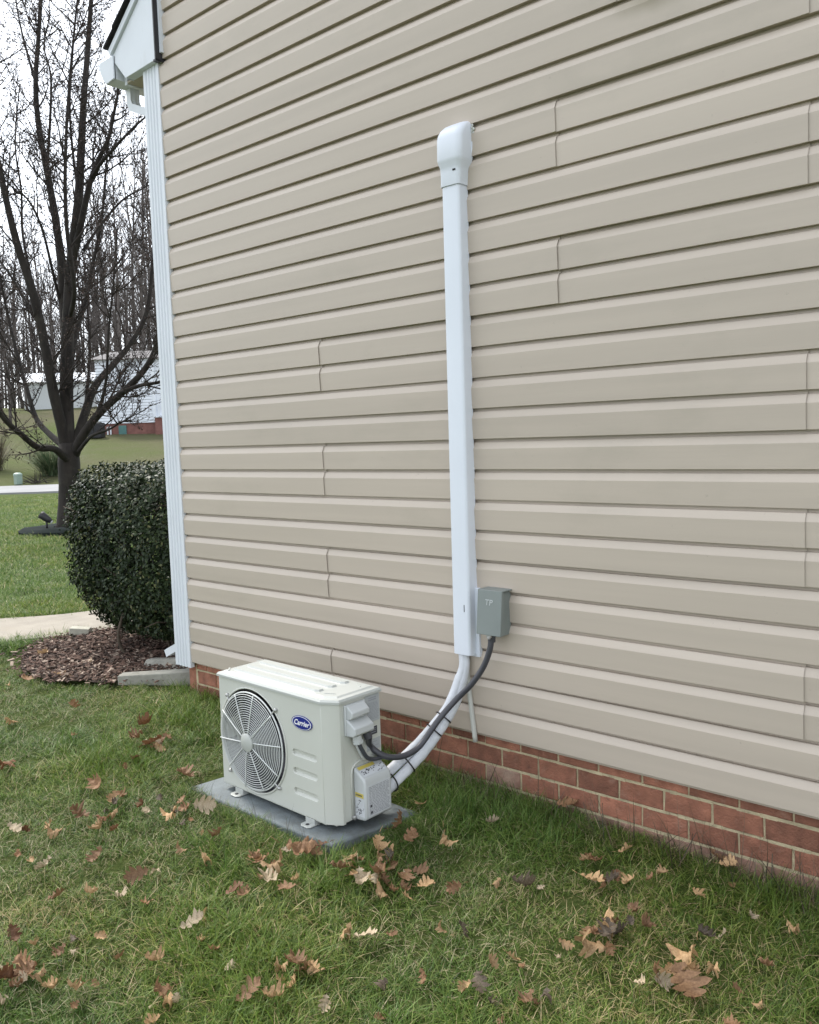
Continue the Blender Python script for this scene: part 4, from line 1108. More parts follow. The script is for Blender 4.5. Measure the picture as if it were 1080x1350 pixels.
for k in range(240):
    a = rh.uniform(0, 6.28); p = Vector((rh.uniform(-.6, .6), rh.uniform(-.7, .7), rh.uniform(0.25, 1.1)))
    d = Vector((rh.gauss(0, 1), rh.gauss(0, 1), rh.gauss(0.3, 0.6))).normalized()*rh.uniform(0.12, 0.3); st_.tube([p, p+d*0.5+Vector((0, 0, .02)), p+d], [0.005, 0.004, 0.002], 4)
st_.build('stem', M['stem'], hg, smooth=True)

# ================================================================== TREES
def grow(mb, path, r0, r1, n):
    P = path; mb.tube(P, [r0 + (r1-r0)*i/(len(P)-1) for i in range(len(P))], n)
def wander(rr, p, d, L, n, up=0.25, jit=0.28):
    pts_ = [p]; d = d.normalized()
    for _ in range(n):
        d = (d + Vector((rr.gauss(0, jit), rr.gauss(0, jit), rr.gauss(0, jit*0.7) + up))*0.5).normalized()
        pts_.append(pts_[-1] + d*(L/n))
    return pts_
def branch_out(rr, tw, bud, path, r, level, maxl, dens, Lr, up):
    """twigs along a path"""
    tot = sum((path[i+1]-path[i]).length for i in range(len(path)-1))
    k = max(1, int(tot*dens))
    for _ in range(k):
        t = rr.uniform(0.12, 1.0)*(len(path)-1); i = min(int(t), len(path)-2); p = path[i].lerp(path[i+1], t-i)
        d0 = (path[i+1]-path[i]).normalized()
        side = Vector((rr.gauss(0, 1), rr.gauss(0, 1), rr.gauss(0, 0.5))); side = (side - d0*side.dot(d0)).normalized()
        d = (d0*rr.uniform(0.35, 0.9) + side*rr.uniform(0.5, 1.0)).normalized()
        L = Lr*rr.uniform(0.45, 1.25)*(1-0.35*t/(len(path)-1)); rad = min(r*0.6, 0.0065+0.010*L)
        n_ = 4 if level < maxl else 3
        P = wander(rr, p, d, L, n_, up)
        tw.tube(P, [rad*(1-0.75*q/n_) for q in range(n_+1)], 4 if level == 0 else 3, cap=False)
        if bud is not None and level >= 1:
            for _q in range(rr.choice((2, 3, 4, 5))):
                q = rr.randrange(1, n_+1); c = P[q] + Vector((rr.gauss(0, .02), rr.gauss(0, .02), rr.gauss(0, .02))); s = rr.uniform(0.010, 0.024)
                a = Vector((rr.gauss(0, 1), rr.gauss(0, 1), rr.gauss(0, 1))).normalized(); b = a.orthogonal().normalized()
                bud.add([c-a*s, c+b*s*0.6, c+a*s, c-b*s*0.6], [(0, 1, 2, 3)])
        if level < maxl: branch_out(rr, tw, bud, P, rad, level+1, maxl, dens*1.35, Lr*0.52, up)

# ---- the lawn tree
TB = Vector((-15.4, 7.9, 0.0)); TB.z = ground_z(TB.x, TB.y)
tree = empty('tree', TB, label='big bare tree with many upswept dark limbs on the front lawn', cat='tree')
TD = (TB-CAM).dot(FWD)
rt = random.Random(41)
def tp(px, py, dd=0.0): return at_depth(px, py, TD+dd) - TB
tk = MB(); tw = MB(); bud = MB()
K = 0.0138  # metres per photo pixel at the tree
limbs = [
 # (points px,py,depth offset), r0 px, r1 px
 ([(92,650,0),(90,610,0),(88,560,0),(88,480,.1),(91,400,.1),(95,340,.1),(103,270,.1),(107,200,.2),(110,140,.2),(116,60,.3),(120,0,.3),(124,-70,.3)], 12.5, 2),
 ([(90,610,0),(82,565,-.1),(71,520,-.3),(57,445,-.5),(43,385,-.7),(25,330,-.9),(12,280,-1.1),(-2,215,-1.2),(-14,150,-1.3),(-22,60,-1.4)], 8.5, 2.5),
 ([(88,470,.1),(84,390,.3),(79,330,.4),(70,270,.5),(60,215,.6),(51,165,.6),(47,110,.7),(51,45,.8),(55,-20,.8),(58,-80,.9)], 7, 2),
 ([(96,345,.1),(110,280,-.2),(119,240,-.4),(130,210,-.5),(143,183,-.6),(150,150,-.7),(157,112,-.8),(160,60,-.8)], 5, 1),
 ([(120,236,-.4),(133,215,-.7),(150,196,-.9),(172,172,-1.1),(192,154,-1.3),(220,130,-1.5)], 3, 0.8),
 ([(98,590,0),(112,545,.2),(126,508,.4),(150,480,.7),(174,450,.9),(193,412,1.1),(201,350,1.2),(205,280,1.3)], 7, 2),
 ([(98,600,0),(107,578,-.2),(130,546,-.4),(165,514,-.7),(190,488,-.9),(206,455,-1.1),(212,400,-1.2),(214,330,-1.2)], 7, 2),
 ([(160,517,-.7),(185,508,-1.0),(213,503,-1.3),(235,490,-1.4)], 3.2, 1.5),
 ([(92,610,0),(72,592,-.6),(50,590,-.9),(25,570,-1.4),(2,548,-1.8),(-25,500,-2.2),(-40,430,-2.4)], 5.5, 2),
 ([(86,590,0),(65,572,.5),(48,552,.9),(36,515,1.2),(22,465,1.6),(8,405,1.8),(-5,340,2.0)], 5, 1.5),
 ([(100,600,0),(113,583,-.4),(124,573,-.7),(146,565,-1.0),(158,556,-1.2)], 3.2, 0.8),
 ([(90,500,.1),(100,440,.6),(112,400,1.0),(122,350,1.3),(134,290,1.5),(140,220,1.6),(147,150,1.7)], 4.5, 1.2),
 ([(74,530,-.3),(62,490,.4),(52,430,.8),(30,390,1.2),(6,352,1.4),(-15,330,1.5)], 4, 1.2),
 ([(80,400,.3),(70,360,0),(55,300,-.3),(36,262,-.5),(18,255,-.6),(0,268,-.7)], 2.6, 0.8),
 ([(92,420,.1),(98,380,-.6),(88,300,-1.0),(86,220,-1.2),(90,130,-1.3),(97,50,-1.3),(104,-20,-1.4)], 3.6, 1.0),
 ([(104,262,.1),(96,200,.5),(92,140,.6),(96,70,.7),(101,10,.8)], 2.2, 0.8),
 ([(110,330,0),(130,300,.3),(160,265,.5),(185,250,.7),(205,240,.8)], 2.4, 0.8),
 ([(62,220,.6),(66,160,.2),(67,100,.1),(58,60,0),(66,20,0)], 2.4, 0.7),
 ([(50,120,.7),(36,70,.9),(24,20,1.0),(18,-30,1.1)], 2.4, 0.8),
 ([(45,385,-.7),(30,310,-.2),(28,250,0),(20,190,.1),(26,110,.2)], 2.2, 0.7),
 ([(130,546,-.4),(140,500,-.9),(143,440,-1.2),(150,370,-1.4),(155,300,-1.5)], 2.6, 0.8),
 ([(112,545,.2),(118,470,.8),(115,400,1.2),(110,340,1.4)], 2.6, 0.8),
]
tk.tube([TB*0 + Vector((0, 0, -0.1)), tp(92, 690), tp(92, 665), tp(92, 640), tp(91, 610), tp(90, 585)], [0.30, 0.235, 0.205, 0.195, 0.20, 0.17], 14)
for P, r0, r1 in limbs:
    path = smooth_path([tp(*q) for q in P], 4)
    m_ = len(path)
    tk.tube(path, [K*(r0 + (r1-r0)*(i/(m_-1))**0.8)*(1+0.06*pnoise(Vector((i*.7, r0, 1)))) for i in range(m_)], 10 if r0 > 4 else 6)
    branch_out(rt, tw, bud, path[3:], K*r0*0.6, 0, 2, 4.4, 1.25, 0.32)
tk_o = tk.build('trunk', M['bark'], tree, smooth=True)
tw.build('crown', M['twig'], tree)
bo = bud.build('bud', M['bud'], tree); bo['kind'] = 'stuff'

# ---- tree ring and lamp at its foot
rg_ = MB(); P = []
for i, (r, z) in enumerate(((0.87, -0.02), (0.88, 0.03), (0.80, 0.075), (0.55, 0.085), (0.26, 0.075), (0.24, -0.02))):
    P.append((r, z))
for j in range(len(P)-1): pass
nS = 40; vs = []
for r, z in P:
    for k in range(nS): a = 2*math.pi*k/nS; vs.append((r*math.cos(a)*(1+0.02*math.sin(3*a)), r*math.sin(a), z + 0.008*math.sin(5*a)))
rg_.add(vs, [(j*nS+k, j*nS+(k+1) % nS, (j+1)*nS+(k+1) % nS, (j+1)*nS+k) for j in range(len(P)-1) for k in range(nS)])
tag(rg_.build('tree_ring', M['ringrubber'], smooth=True, sharp=50, loc=TB + Vector((0, 0, 0.02))), 'dark round ring mat on the grass at the foot of the tree', 'tree ring')
lp = at_depth(62, 694, TD-0.3); lz = ground_z(lp.x, lp.y) + 0.05
lamp = empty('garden_spotlight', (lp.x, lp.y, lz), math.radians(40), 'small black garden spotlight on a stake beside the tree ring', 'spotlight')
mb = MB(); mb.tube([(0, 0, 0.0), (0, 0, 0.19)], [0.018, 0.022], 8); mb.build('stake', M['metaldark'], lamp, smooth=True)
mb = MB(); mb.tube([(0.09, 0, 0.16), (0.03, 0, 0.20), (-0.06, 0, 0.27), (-0.10, 0, 0.30)], [0.035, 0.06, 0.07, 0.075], 12); h_ = mb.build('lamp_head', M['metaldark'], lamp, smooth=True)
mb = MB(); mb.tube([(0.088, 0, 0.158), (0.10, 0, 0.15)], 0.033, 12); mb.build('lens', M['lens'], h_)

# ---- far woods: a few kinds, each tree its own
def wood_tree(seed, H, spread, dens):
    rr = random.Random(seed); t = MB(); c = MB()
    P = wander(rr, Vector((0, 0, -0.2)), Vector((0, 0, 1)), H, 9, 0.9, 0.10)
    r0 = H*0.0085; t.tube(P, [r0*(1-0.85*i/9) for i in range(10)], 7)
    for _ in range(dens):
        tt = rr.uniform(0.12, 0.98)*9; i = min(int(tt), 8); p = P[i].lerp(P[i+1], tt-i)
        a = rr.uniform(0, 6.28); d = Vector((math.cos(a), math.sin(a), rr.uniform(0.3, 1.4))); L = spread*rr.uniform(0.4, 1.2)*(1.15-0.6*tt/9)
        B = wander(rr, p, d, L, 5, 0.35, 0.2); rb2 = 0.020+0.012*L
        c.tube(B, [rb2*(1-0.8*q/5) for q in range(6)], 4, cap=False)
        branch_out(rr, c, None, B, rb2*1.6, 1, 2, 2.3, L*0.45, 0.40)
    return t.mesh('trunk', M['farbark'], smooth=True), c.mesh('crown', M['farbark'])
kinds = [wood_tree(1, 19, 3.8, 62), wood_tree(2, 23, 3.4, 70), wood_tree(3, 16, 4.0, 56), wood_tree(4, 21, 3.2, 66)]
rw = random.Random(51)
def far_tree(px, d, kind, s, label):
    dv = cam_ray(px, 600); h = Vector((dv.x, dv.y)).normalized()*d
    e = empty('woodland_tree', (h.x, h.y, ground_z(h.x, h.y)-0.1), rw.uniform(0, 6.28), label, 'tree', 'bare trees on the hill behind the houses'); e.scale = (s, s, s)
    tmsh, cmsh = kinds[kind]; link('trunk', tmsh, e); link('crown', cmsh, e)
for px, d, k, s in ((16, 66, 0, 0.72), (-12, 78, 1, .85), (8, 92, 2, .9), (34, 100, 1, .9), (52, 94, 0, .95), (66, 108, 3, 1.0), (84, 98, 2, 1.0), (102, 92, 1, .85), (116, 104, 3, .95),
                    (128, 88, 0, .92), (138, 98, 1, .98), (150, 84, 3, .95), (158, 94, 2, 1.15), (168, 80, 1, .88), (176, 98, 0, 1.15), (184, 86, 3, 1.05), (192, 78, 1, .95), (200, 90, 2, 1.25), (206, 80, 0, 1.05),
                    (214, 86, 1, 1.05), (224, 80, 3, 1.1), (238, 88, 2, 1.2), (-30, 88, 3, .9), (-55, 80, 0, 1.0), (145, 108, 1, 1.1), (163, 104, 0, 1.2), (196, 104, 3, 1.2), (40, 82, 2, .75), (22, 110, 3, .9), (74, 86, 1, .66), (255, 90, 0, 1.2), (92, 112, 0, 1.0)):
    far_tree(px, d + rw.uniform(-2, 2), k, s*rw.uniform(0.93, 1.05), 'tall thin bare tree on the hill, left of the big lawn tree' if px < 88 else 'tall thin bare tree on the hill, right of the big lawn tree')

# the wood behind them, one mass of poles and brush
fw = MB(); rr = random.Random(77)
for _ in range(180):
    px = rr.uniform(-90, 290); d = rr.uniform(100, 150); dv = cam_ray(px, 600); h = Vector((dv.x, dv.y)).normalized()*d
    p = Vector((h.x, h.y, ground_z(h.x, h.y) - 0.3)); H = rr.uniform(9, 19)*(1.0 + 0.35*(px > 120))
    P = wander(rr, p, Vector((rr.gauss(0, .06), rr.gauss(0, .06), 1)), H, 6, 0.9, 0.10); r0 = rr.uniform(0.06, 0.16)
    fw.tube(P, [r0*(1-0.8*i/6) for i in range(7)], 4, cap=False)
    for _b in range(14):
        tt = rr.uniform(0.3, 5.9); i = int(tt); q = P[i].lerp(P[i+1], tt-i); a = rr.uniform(0, 6.28)
        B = wander(rr, q, Vector((math.cos(a), math.sin(a), rr.uniform(0.5, 1.6))), rr.uniform(1.2, 4.0), 4, 0.5, 0.25)
        fw.tube(B, [0.05, 0.04, 0.03, 0.02, 0.015], 3, cap=False)
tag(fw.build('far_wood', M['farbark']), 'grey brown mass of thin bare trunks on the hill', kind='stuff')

# ================================================================== FAR HOUSES
def far_frame(px, d, rz):
    dv = cam_ray(px, 600); h = Vector((dv.x, dv.y)).normalized()*d
    return Vector((h.x, h.y, ground_z(h.x, h.y))), rz
# white lap-sided house on brick, its long side facing the road
loc, rz = far_frame(170, 58, 0); 
fh = empty('neighbour_house', loc, math.atan2(RIGHT.y, RIGHT.x) - 0.06, 'white lap sided house on a brick basement beyond the road', 'house')
mb = MB(); mb.box(-1.75, 0, -0.6, 2.0, 7, 0.70); mb.box(2.003, -0.5, -0.7, 9, 7, 0.98); mb.build('brick_base', M['farbrick'], fh)
mb = MB()
for k in range(22):
    z = 0.70 + k*0.185
    mb.add([(-1.85, -0.085, z), (1.75, -0.085, z), (1.75, -0.03, z+0.165), (-1.85, -0.03, z+0.165), (1.75, -0.005, z), (-1.85, -0.005, z)], [(0, 1, 2, 3), (0, 5, 4, 1)])
mb.box(-1.85, 0.0, 0.70, 9, 7, 4.75); mb.build('lap_siding', M['farwhite'], fh)
mb = MB(); mb.box(1.75, -0.09, 0.70, 1.98, 0.02, 4.75); mb.build('corner_board', M['farwhite'], fh)
mb = MB(); mb.box(1.985, -0.58, 0.985, 9, -0.003, 1.06); mb.build('porch_floor', M['farwhite'], fh)
w_ = MB(); w_.box(2.3, -0.05, 1.5, 3.3, -0.002, 3.2); wf = w_.build('window', M['farwhite'], fh)
w_ = MB(); w_.box(2.4, -0.06, 1.6, 3.2, -0.051, 3.1); w_.build('pane', M['glass'], wf)
mb = MB(); mb.box(0.55-1.1, -0.05, -0.45, 1.05-1.1, 0.0-0.002, 0.56); mb.build('crawl_door', M['greendoor'], fh)
mb = MB()
for k in range(12): mb.box(2.05+k*0.25, -0.57, 1.06, 2.09+k*0.25, -0.53, 1.75)
mb.box(1.99, -0.58, 1.75, 9, -0.52, 1.82); mb.build('porch_railing', M['farwhite'], fh)
mb = MB(); mb.prism([(-0.4, 4.73), (3.5, 5.6), (7.4, 4.73)], -2.2, 9.4, lambda u, v, t: (t, u, v)); mb.build('roof', M['farroof'], fh)
for q in (0.35,):
    mb = MB(); mb.tube([(-1.25, -0.10, -0.5), (-1.25, -0.10, 0.5), (-1.05, -0.10, 0.5), (-1.05, -0.10, -0.5)], 0.05, 6); mb.build('vent_pipe', M['farwhite'], fh)
l2, _ = far_frame(129, 56.8, 0)
cu2 = empty('heat_pump', l2, math.atan2(RIGHT.y, RIGHT.x), 'dark square heat pump beside the brick base of the white house', 'air conditioner')
mb = MB(); mb.box(-0.42, -0.4, 0.02, 0.42, 0.4, 0.95); hp = mb.build('cabinet', M['metaldark'], cu2, bevel=0.03)
mb = MB()
for k in range(11): mb.box(-0.40, -0.42, 0.08+k*0.075, 0.40, -0.401, 0.11+k*0.075)
mb.build('louvre', M['dark'], cu2); mb = MB(); mb.tube([(0, 0, 0.95), (0, 0, 1.0)], [0.36, 0.33], 16); mb.build('fan_guard', M['metaldark'], cu2, smooth=True, sharp=40)
# low white building further up on the left
l3, _ = far_frame(78, 82, 0)
sh = empty('outbuilding', l3, math.atan2(RIGHT.y, RIGHT.x) + 0.15, 'low white building far behind the tree, left of the lap sided house', 'building')
mb = MB(); mb.box(-2.6, 0, -0.6, 3.0, 5, 2.35); mb.build('wall', M['acgrey'], sh)
mb = MB(); mb.prism([(-0.4, 2.3), (2.5, 3.3), (5.4, 2.3)], -2.9, 3.3, lambda u, v, t: (t, u, v)); mb.build('roof', M['farwhite'], sh)
mb = MB(); mb.prism([(1.05 + 0.5*math.cos(a), 0.5 + 0.75*math.sin(a)) for a in [math.pi*k/10 for k in range(11)]], -0.05, -0.002, lambda u, v, t: (u, t, v+0.2)); mb.build('arched_door', M['farwhite'], sh)

# ---- verge things across the road
def gpos(px, d): dv = cam_ray(px, 620); h = Vector((dv.x, dv.y)).normalized()*d; return Vector((h.x, h.y, ground_z(h.x, h.y)))
p = gpos(23, 41.0)
pd = empty('utility_pedestal', p + Vector((0, 0, 0.03)), label='pale green utility pedestal at the far edge of the road', cat='pedestal')
mb = MB(); mb.box(-0.15, -0.13, 0, 0.15, 0.13, 0.42); mb.build('housing', M['pedestal'], pd, bevel=0.02)
mb = MB(); mb.tube([(0, 0, 0.40), (0, 0, 0.47), (0, 0, 0.52)], [0.19, 0.18, 0.09], 12); mb.build('cap', M['pedestal'], pd, smooth=True, sharp=50)
def clump(name, p, nb, L, spread, mtl, label, cat, w=0.02, tone=(0, 1), bend=0.9):
    e = empty(name, p, label=label, cat=cat); t = LeafMesh(); rr = random.Random(name)
    for _ in range(nb):
        b = rr.uniform(0, 6.28); lean = abs(rr.gauss(0, spread)); t.blade(Vector((rr.gauss(0, .16), rr.gauss(0, .16), -0.05)), Vector((math.cos(b)*lean, math.sin(b)*lean, 1)).normalized(), L*rr.uniform(0.5, 1.2), w*rr.uniform(.6, 1.3), bend*rr.uniform(0.4, 1.7), rr.uniform(*tone), 5)
    link('foliage', t.mesh('foliage', mtl), e); return e
clump('ornamental_grass', gpos(69, 43.0), 1100, 2.3, 0.42, M['pampas'], 'tall green fountain of ornamental grass across the road', 'grass clump', 0.035, bend=1.1)
clump('bare_shrub', gpos(-9, 46.0), 700, 2.3, 0.38, M['stalk'], 'dark twiggy shrub at the left edge across the road', 'shrub', 0.03, bend=0.3)
bp2 = gpos(46, 40.9)
tp_ = MB(); rr = random.Random(8)
for k in range(26):
    p0 = Vector((rr.gauss(0, .25), rr.gauss(0, .15), 0.0)); d = Vector((rr.gauss(0, 1), rr.gauss(0, .5), rr.uniform(0.1, .7))).normalized(); tp_.tube(wander(rr, p0, d, rr.uniform(0.3, 0.9), 4, 0.0), [0.02, .017, .014, .01, .005], 4)
tag(tp_.build('brush_pile', M['bark'], loc=bp2 + Vector((0, 0, 0.05))), 'small heap of bare twigs beside the pale green pedestal', 'brush')

# ================================================================== FALLEN LEAVES
def dry_mat(name, c1, c2, dark):
    m = mat(name, c1, 0.62, 0.2, 22, bump=0.25, bscale=110, col2=c2, rnd_var=0.28, spec=0.35, trans=0.12)
    return m
DM = [dry_mat('leaf_tan', (0.50, 0.335, 0.18), (0.33, 0.20, 0.10), 0), dry_mat('leaf_brown', (0.30, 0.175, 0.090), (0.17, 0.088, 0.046), 0),
      dry_mat('leaf_red_brown', (0.19, 0.090, 0.042), (0.11, 0.048, 0.024), 0), dry_mat('leaf_pale', (0.50, 0.41, 0.29), (0.36, 0.275, 0.18), 0), dry_mat('leaf_grey', (0.15, 0.115, 0.082), (0.07, 0.052, 0.036), 0)]
OAK = [(0.0, .004, 0.0), (.07, .018, .06), (.13, .13, .08), (.20, .155, .12), (.25, .055, .20), (.33, .20, .22), (.45, .29, .28), (.50, .25, .36), (.48, .09, .42), (.60, .26, .47), (.73, .34, .53), (.76, .27, .61), (.72, .10, .66), (.83, .20, .72), (.90, .20, .78), (.89, .08, .84), (.96, .07, .90), (1.0, .004, 1.0)]
OVATE = [(0.0, .004, 0.0), (.05, .06, .05), (.14, .15, .10), (.19, .15, .15), (.28, .23, .21), (.34, .225, .27), (.45, .275, .33), (.50, .255, .40), (.60, .26, .46), (.65, .22, .54), (.76, .185, .62), (.80, .145, .70), (.89, .09, .80), (1.0, .004, 1.0)]
def oak_leaf(seed, mtl, curl, kind=0):
    """lobed outline swept forward from the midrib; (edge x, edge y, midrib x) per station"""
    rr = random.Random(seed); H = OAK if kind == 0 else OVATE
    fat = rr.uniform(0.95, 1.3); cut = 1.0
    k1, k2, tw_ = curl*rr.uniform(0.5, 1.3), curl*rr.choice((-1, 1, 1))*rr.uniform(0.5, 1.3), rr.gauss(0, 0.6)*curl
    roll = rr.uniform(0.5, 1.0)*curl
    vs = []
    for ex, ey, mx_ in H:
        jl, jr = rr.uniform(0.82, 1.15)*fat, rr.uniform(0.82, 1.15)*fat
        for sgn, fr in ((-1, 1.0), (-1, 0.5), (0, 0.0), (1, 0.5), (1, 1.0)):
            x = mx_ + (ex-mx_)*fr - 0.5; y = ey*fr*(jl if sgn < 0 else jr)
            th = y*2.4*k2                                   # roll the blade about the midrib
            yy = math.sin(th)/(2.4*k2) if abs(k2) > 0.05 else y
            zz = (1-math.cos(th))/(2.4*k2) if abs(k2) > 0.05 else 0
            zz = zz*1.4 + k1*0.6*x*x + tw_*x*y*sgn + 0.10*curl*pnoise(Vector((x*5+seed, y*sgn*6, 0))) + 0.02*math.sin(14*x)*fr
            vs.append((x*(1-0.12*abs(k1)), yy*sgn if sgn else 0.0, zz))
    n_ = len(H)
    m2 = MB(); m2.add(vs, [(i*5+j, i*5+5+j, i*5+5+j+1, i*5+j+1) for i in range(n_-1) for j in range(4)])
    z0 = k1*0.15
    m2.tube([(-0.5, 0, z0), (-0.60, 0.015, z0+k1*0.06), (-0.70, 0.045, z0+k1*0.10)], [0.012, 0.010, 0.008], 4)
    return m2.mesh('fallen_leaf', mtl, smooth=True)
LV = {}
def leaf_variant(ci, v):
    if (ci, v) not in LV: LV[(ci, v)] = oak_leaf(100+ci*7+v, DM[ci], (0.7, 1.3, 2.0)[v % 3], 0)
    return LV[(ci, v)]
rl2 = random.Random(61)
def put_leaf(p, size, ci, label, tilt=0.3, dz=0.03, rz=None):
    o = link('fallen_leaf', leaf_variant(ci, rl2.randrange(6)))
    o.location = (p.x, p.y, ground_z(p.x, p.y) + bumpy(p.x, p.y) + dz); o.scale = (size, size, size)
    o.rotation_euler = (rl2.gauss(0, tilt), rl2.gauss(0, tilt), rl2.uniform(0, 6.28) if rz is None else rz)
    tag(o, label, 'leaf', 'dead leaves fallen on the lawn')
    if label in GEN.values(): LOOSE.append((o, ci, p.x, p.y))
    return o
LOOSE = []
TAN, BRN, RED, PAL, GRY = range(5)
GEN = {TAN: 'tan dry oak leaf lying in the lawn', BRN: 'brown curled oak leaf lying in the lawn', RED: 'dark red brown leaf lying in the lawn', PAL: 'pale bleached leaf lying in the lawn', GRY: 'dark grey rotting leaf lying in the lawn'}
big = [  # px, py, size in px, colour, label
 (905,1322,52,BRN,'broad brown lobed leaf nearest the bottom right corner'), (908,1285,46,TAN,'tan folded leaf just behind the broad brown leaf at lower right'), (932,1258,26,GRY,'dark leaf standing upright behind the tan folded leaf at lower right'),
 (776,1272,48,TAN,'long tan leaf lying flat in front of the brown cluster at lower right'), (802,1243,36,TAN,'tan leaf of the middle cluster in front of the brick wall'), (800,1255,30,GRY,'greyish leaf under the tan one of the middle cluster'),
 (838,1228,24,BRN,'small upright brown leaf right of the middle cluster'), (852,1246,26,BRN,'brown leaf at the right end of the middle cluster'), (780,1183,30,TAN,'tan leaf alone in the lush grass below the bricks'), (690,1184,32,GRY,'dark grey leaf lying alone below the wall'),
 (397,1138,42,BRN,'large brown leaf standing up against the pad front corner'), (362,1162,36,TAN,'tan leaf in front of the grey pad'), (356,1180,34,PAL,'pale star shaped oak leaf in front of the grey pad'), (748,1082,26,BRN,'brown curled leaf caught in the grass against the bricks'),
 (201,995,30,RED,'red brown leaf standing in the grass left of the unit'), (500,1172,34,BRN,'brown curled leaf right of the pad in a small drift'), (478,1182,30,PAL,'pale leaf at the left of the drift beside the pad'), (528,1106,32,BRN,'brown leaf tucked against the right corner of the pad'), (498,1135,32,TAN,'tan leaf lying flat just off the right corner of the pad'),
 (590,1125,24,TAN,'small tan leaf in the grass below the drain tube'), (310,1192,24,RED,'dark red leaf left of the pale star shaped leaf'), (447,1165,24,BRN,'brown leaf standing on edge in front of the pad corner'), (394,1296,38,BRN,'large dull brown leaf at bottom centre'), (416,1302,28,TAN,'tan leaf touching the dull brown one at bottom centre'),
 (255,1236,32,PAL,'pale leaf near bottom left centre'), (20,1108,20,PAL,'small bleached leaf near the left edge'), (36,1302,30,BRN,'brown leaf standing near the bottom left corner'), (10,1312,30,RED,'dark red brown leaf at the bottom left edge'), (100,1326,30,TAN,'tan upright leaf by the bottom left corner'), (20,1252,24,RED,'dark red leaf on the left edge above the corner')]
for px, py, s, ci, lab in big:
    p = on_ground(px, py); dep = (p-CAM).dot(FWD); put_leaf(p, s*dep/F_PX*1.25, ci, lab, 0.42, 0.058)
med = [(775,1150,18,TAN),(610,1240,22,GRY),(582,1240,18,TAN),(650,1285,18,TAN),(190,968,24,RED),(182,985,20,BRN),(215,988,18,BRN),(130,1050,26,BRN),(105,1090,28,BRN),(132,1108,22,TAN),(60,1155,22,PAL),(128,1145,24,BRN),(182,1166,28,BRN),(120,1192,20,TAN),(270,1076,26,PAL),(226,1090,24,TAN),(246,1036,26,BRN),(162,1066,18,BRN),
 (8,1018,24,RED),(76,1195,20,BRN),(320,1196,22,BRN),(286,1115,20,BRN),(272,1145,20,TAN),(650,1100,18,PAL),(945,1150,24,BRN),(960,1160,20,TAN),(920,1200,18,TAN),(990,1230,14,PAL),(825,1140,18,TAN),(720,1332,24,GRY),(482,1250,28,PAL),(458,1246,22,TAN),(205,1286,26,TAN),(212,1330,30,BRN),(330,1332,34,BRN),(362,1338,30,TAN),(632,1312,24,GRY),(505,1195,22,TAN),(540,1120,24,BRN),(515,1150,24,GRY),(470,1170,20,BRN),(420,1130,24,RED),(555,1080,16,TAN),(35,905,16,BRN),(80,898,18,TAN),(100,940,18,BRN),(15,960,18,TAN),(118,880,16,PAL),(58,870,18,TAN),(345,1150,22,BRN),(380,1190,22,BRN),(240,1135,18,TAN),(600,1185,22,BRN),(655,1180,16,TAN),(560,1300,20,BRN),(875,1170,16,TAN),(1010,1290,20,BRN),(1045,1240,18,TAN),(845,1320,18,PAL)]
for px, py, s, ci in med:
    p = on_ground(px, py); dep = (p-CAM).dot(FWD); put_leaf(p, s*dep/F_PX*1.35, ci, GEN[ci], 0.45, 0.047)
for cx_, cy_, k_, sp_ in ((505, 1165, 16, 28), (795, 1245, 9, 28), (905, 1300, 8, 26), (380, 1150, 7, 26), (790, 1165, 6, 22), (130, 1090, 9, 34), (40, 1300, 6, 28), (205, 985, 5, 16), (395, 1300, 5, 26), (250, 1075, 5, 26)):
    for _ in range(k_):
        p = on_ground(cx_ + rl2.gauss(0, sp_), cy_ + rl2.gauss(0, sp_*0.5))
        if in_poly(p.x, p.y, PADP): continue
        ci = rl2.choices(range(5), (4, 5, 1, 1.5, 1))[0]; put_leaf(p, rl2.uniform(0.045, 0.085), ci, GEN[ci], 0.55, rl2.uniform(0.03, 0.05))
cnt = 0
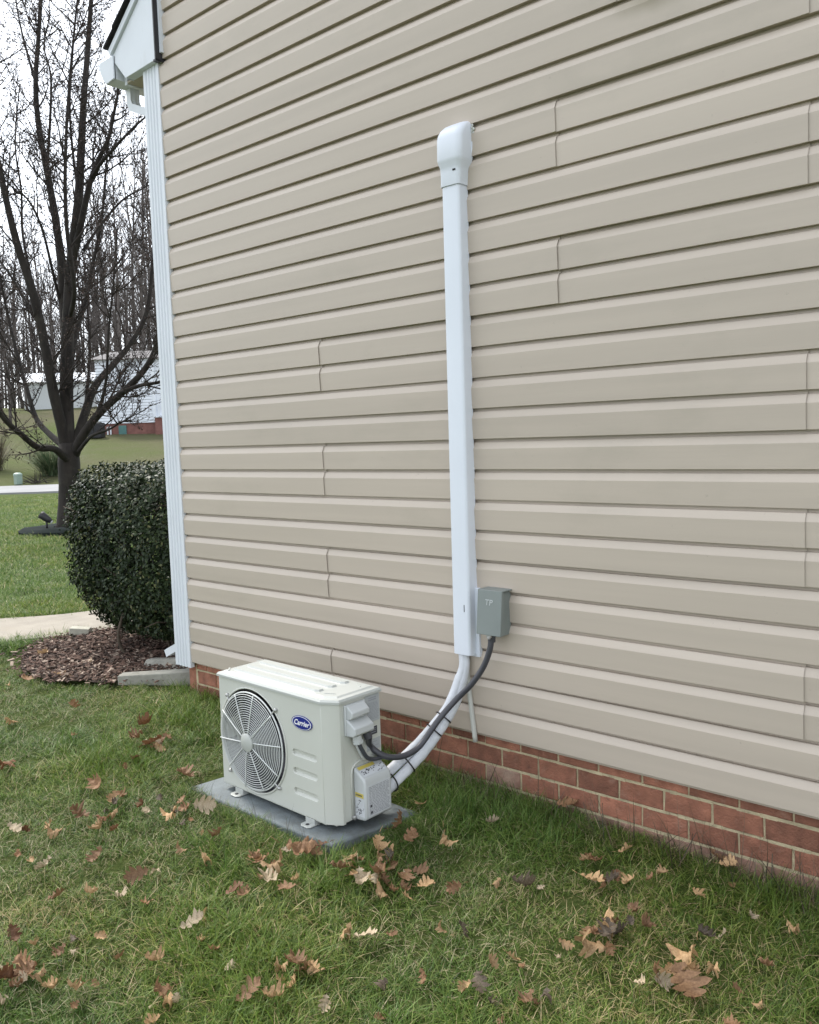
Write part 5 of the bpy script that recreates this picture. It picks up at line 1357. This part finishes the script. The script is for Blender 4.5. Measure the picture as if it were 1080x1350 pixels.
while cnt < 80:
    px, py = rl2.uniform(-60, 1100), rl2.uniform(890, 1380)
    if px > 560 and rl2.random() < 0.55: continue
    p = on_ground(px, py)
    if p.y > 2.85 or in_poly(p.x, p.y, PADP) or in_poly(p.x, p.y, SPL): continue
    ci = rl2.choices(range(5), (4, 4, 1.0, 2, 0.8))[0]; put_leaf(p, rl2.uniform(0.035, 0.072), ci, GEN[ci], 0.5, rl2.uniform(0.022, 0.042)); cnt += 1
LM_ = {'front corner of the grey pad': (-2.34, 2.16), 'left end of the grey pad': (-3.2, 2.15), 'splash block': (-4.78, 2.78), 'dark mulch bed': (-5.6, 2.5), 'drain tube': (-2.2, 2.85), 'brick wall at right': (-1.1, 2.85),
       'bottom right corner': (-0.7, 2.2), 'bottom centre edge': (-1.53, 1.68), 'bottom left corner': (-2.46, 0.96), 'left edge at mid lawn': (-3.6, 1.45)}
ORD = ['nearest', 'second nearest', 'third nearest', 'fourth nearest', 'fifth nearest', 'sixth nearest', 'seventh nearest', 'eighth nearest', 'ninth nearest', 'tenth nearest', 'eleventh nearest', 'twelfth nearest', 'thirteenth nearest', 'fourteenth nearest', 'fifteenth nearest', 'sixteenth nearest', 'seventeenth nearest', 'eighteenth nearest', 'nineteenth nearest', 'twentieth nearest']
ADJ = {TAN: 'tan dry oak leaf', BRN: 'brown curled oak leaf', RED: 'dark red brown leaf', PAL: 'pale bleached leaf', GRY: 'dull grey brown leaf'}
cells = {}
for o, ci, x, y in LOOSE:
    nm = min(LM_, key=lambda k: (LM_[k][0]-x)**2 + (LM_[k][1]-y)**2); cells.setdefault((ci, nm), []).append(((LM_[nm][0]-x)**2 + (LM_[nm][1]-y)**2, o))
for (ci, nm), lst in cells.items():
    lst.sort(key=lambda t: t[0])
    for k, (_, o) in enumerate(lst):
        o['label'] = '%s, %s to the %s' % (ADJ[ci], ORD[k], nm) if k < len(ORD) else '%s lying well out from the %s' % (ADJ[ci], nm)
print('TRIS', sum(len(o.data.polygons)*2 for o in sc.objects if o.type == 'MESH'))
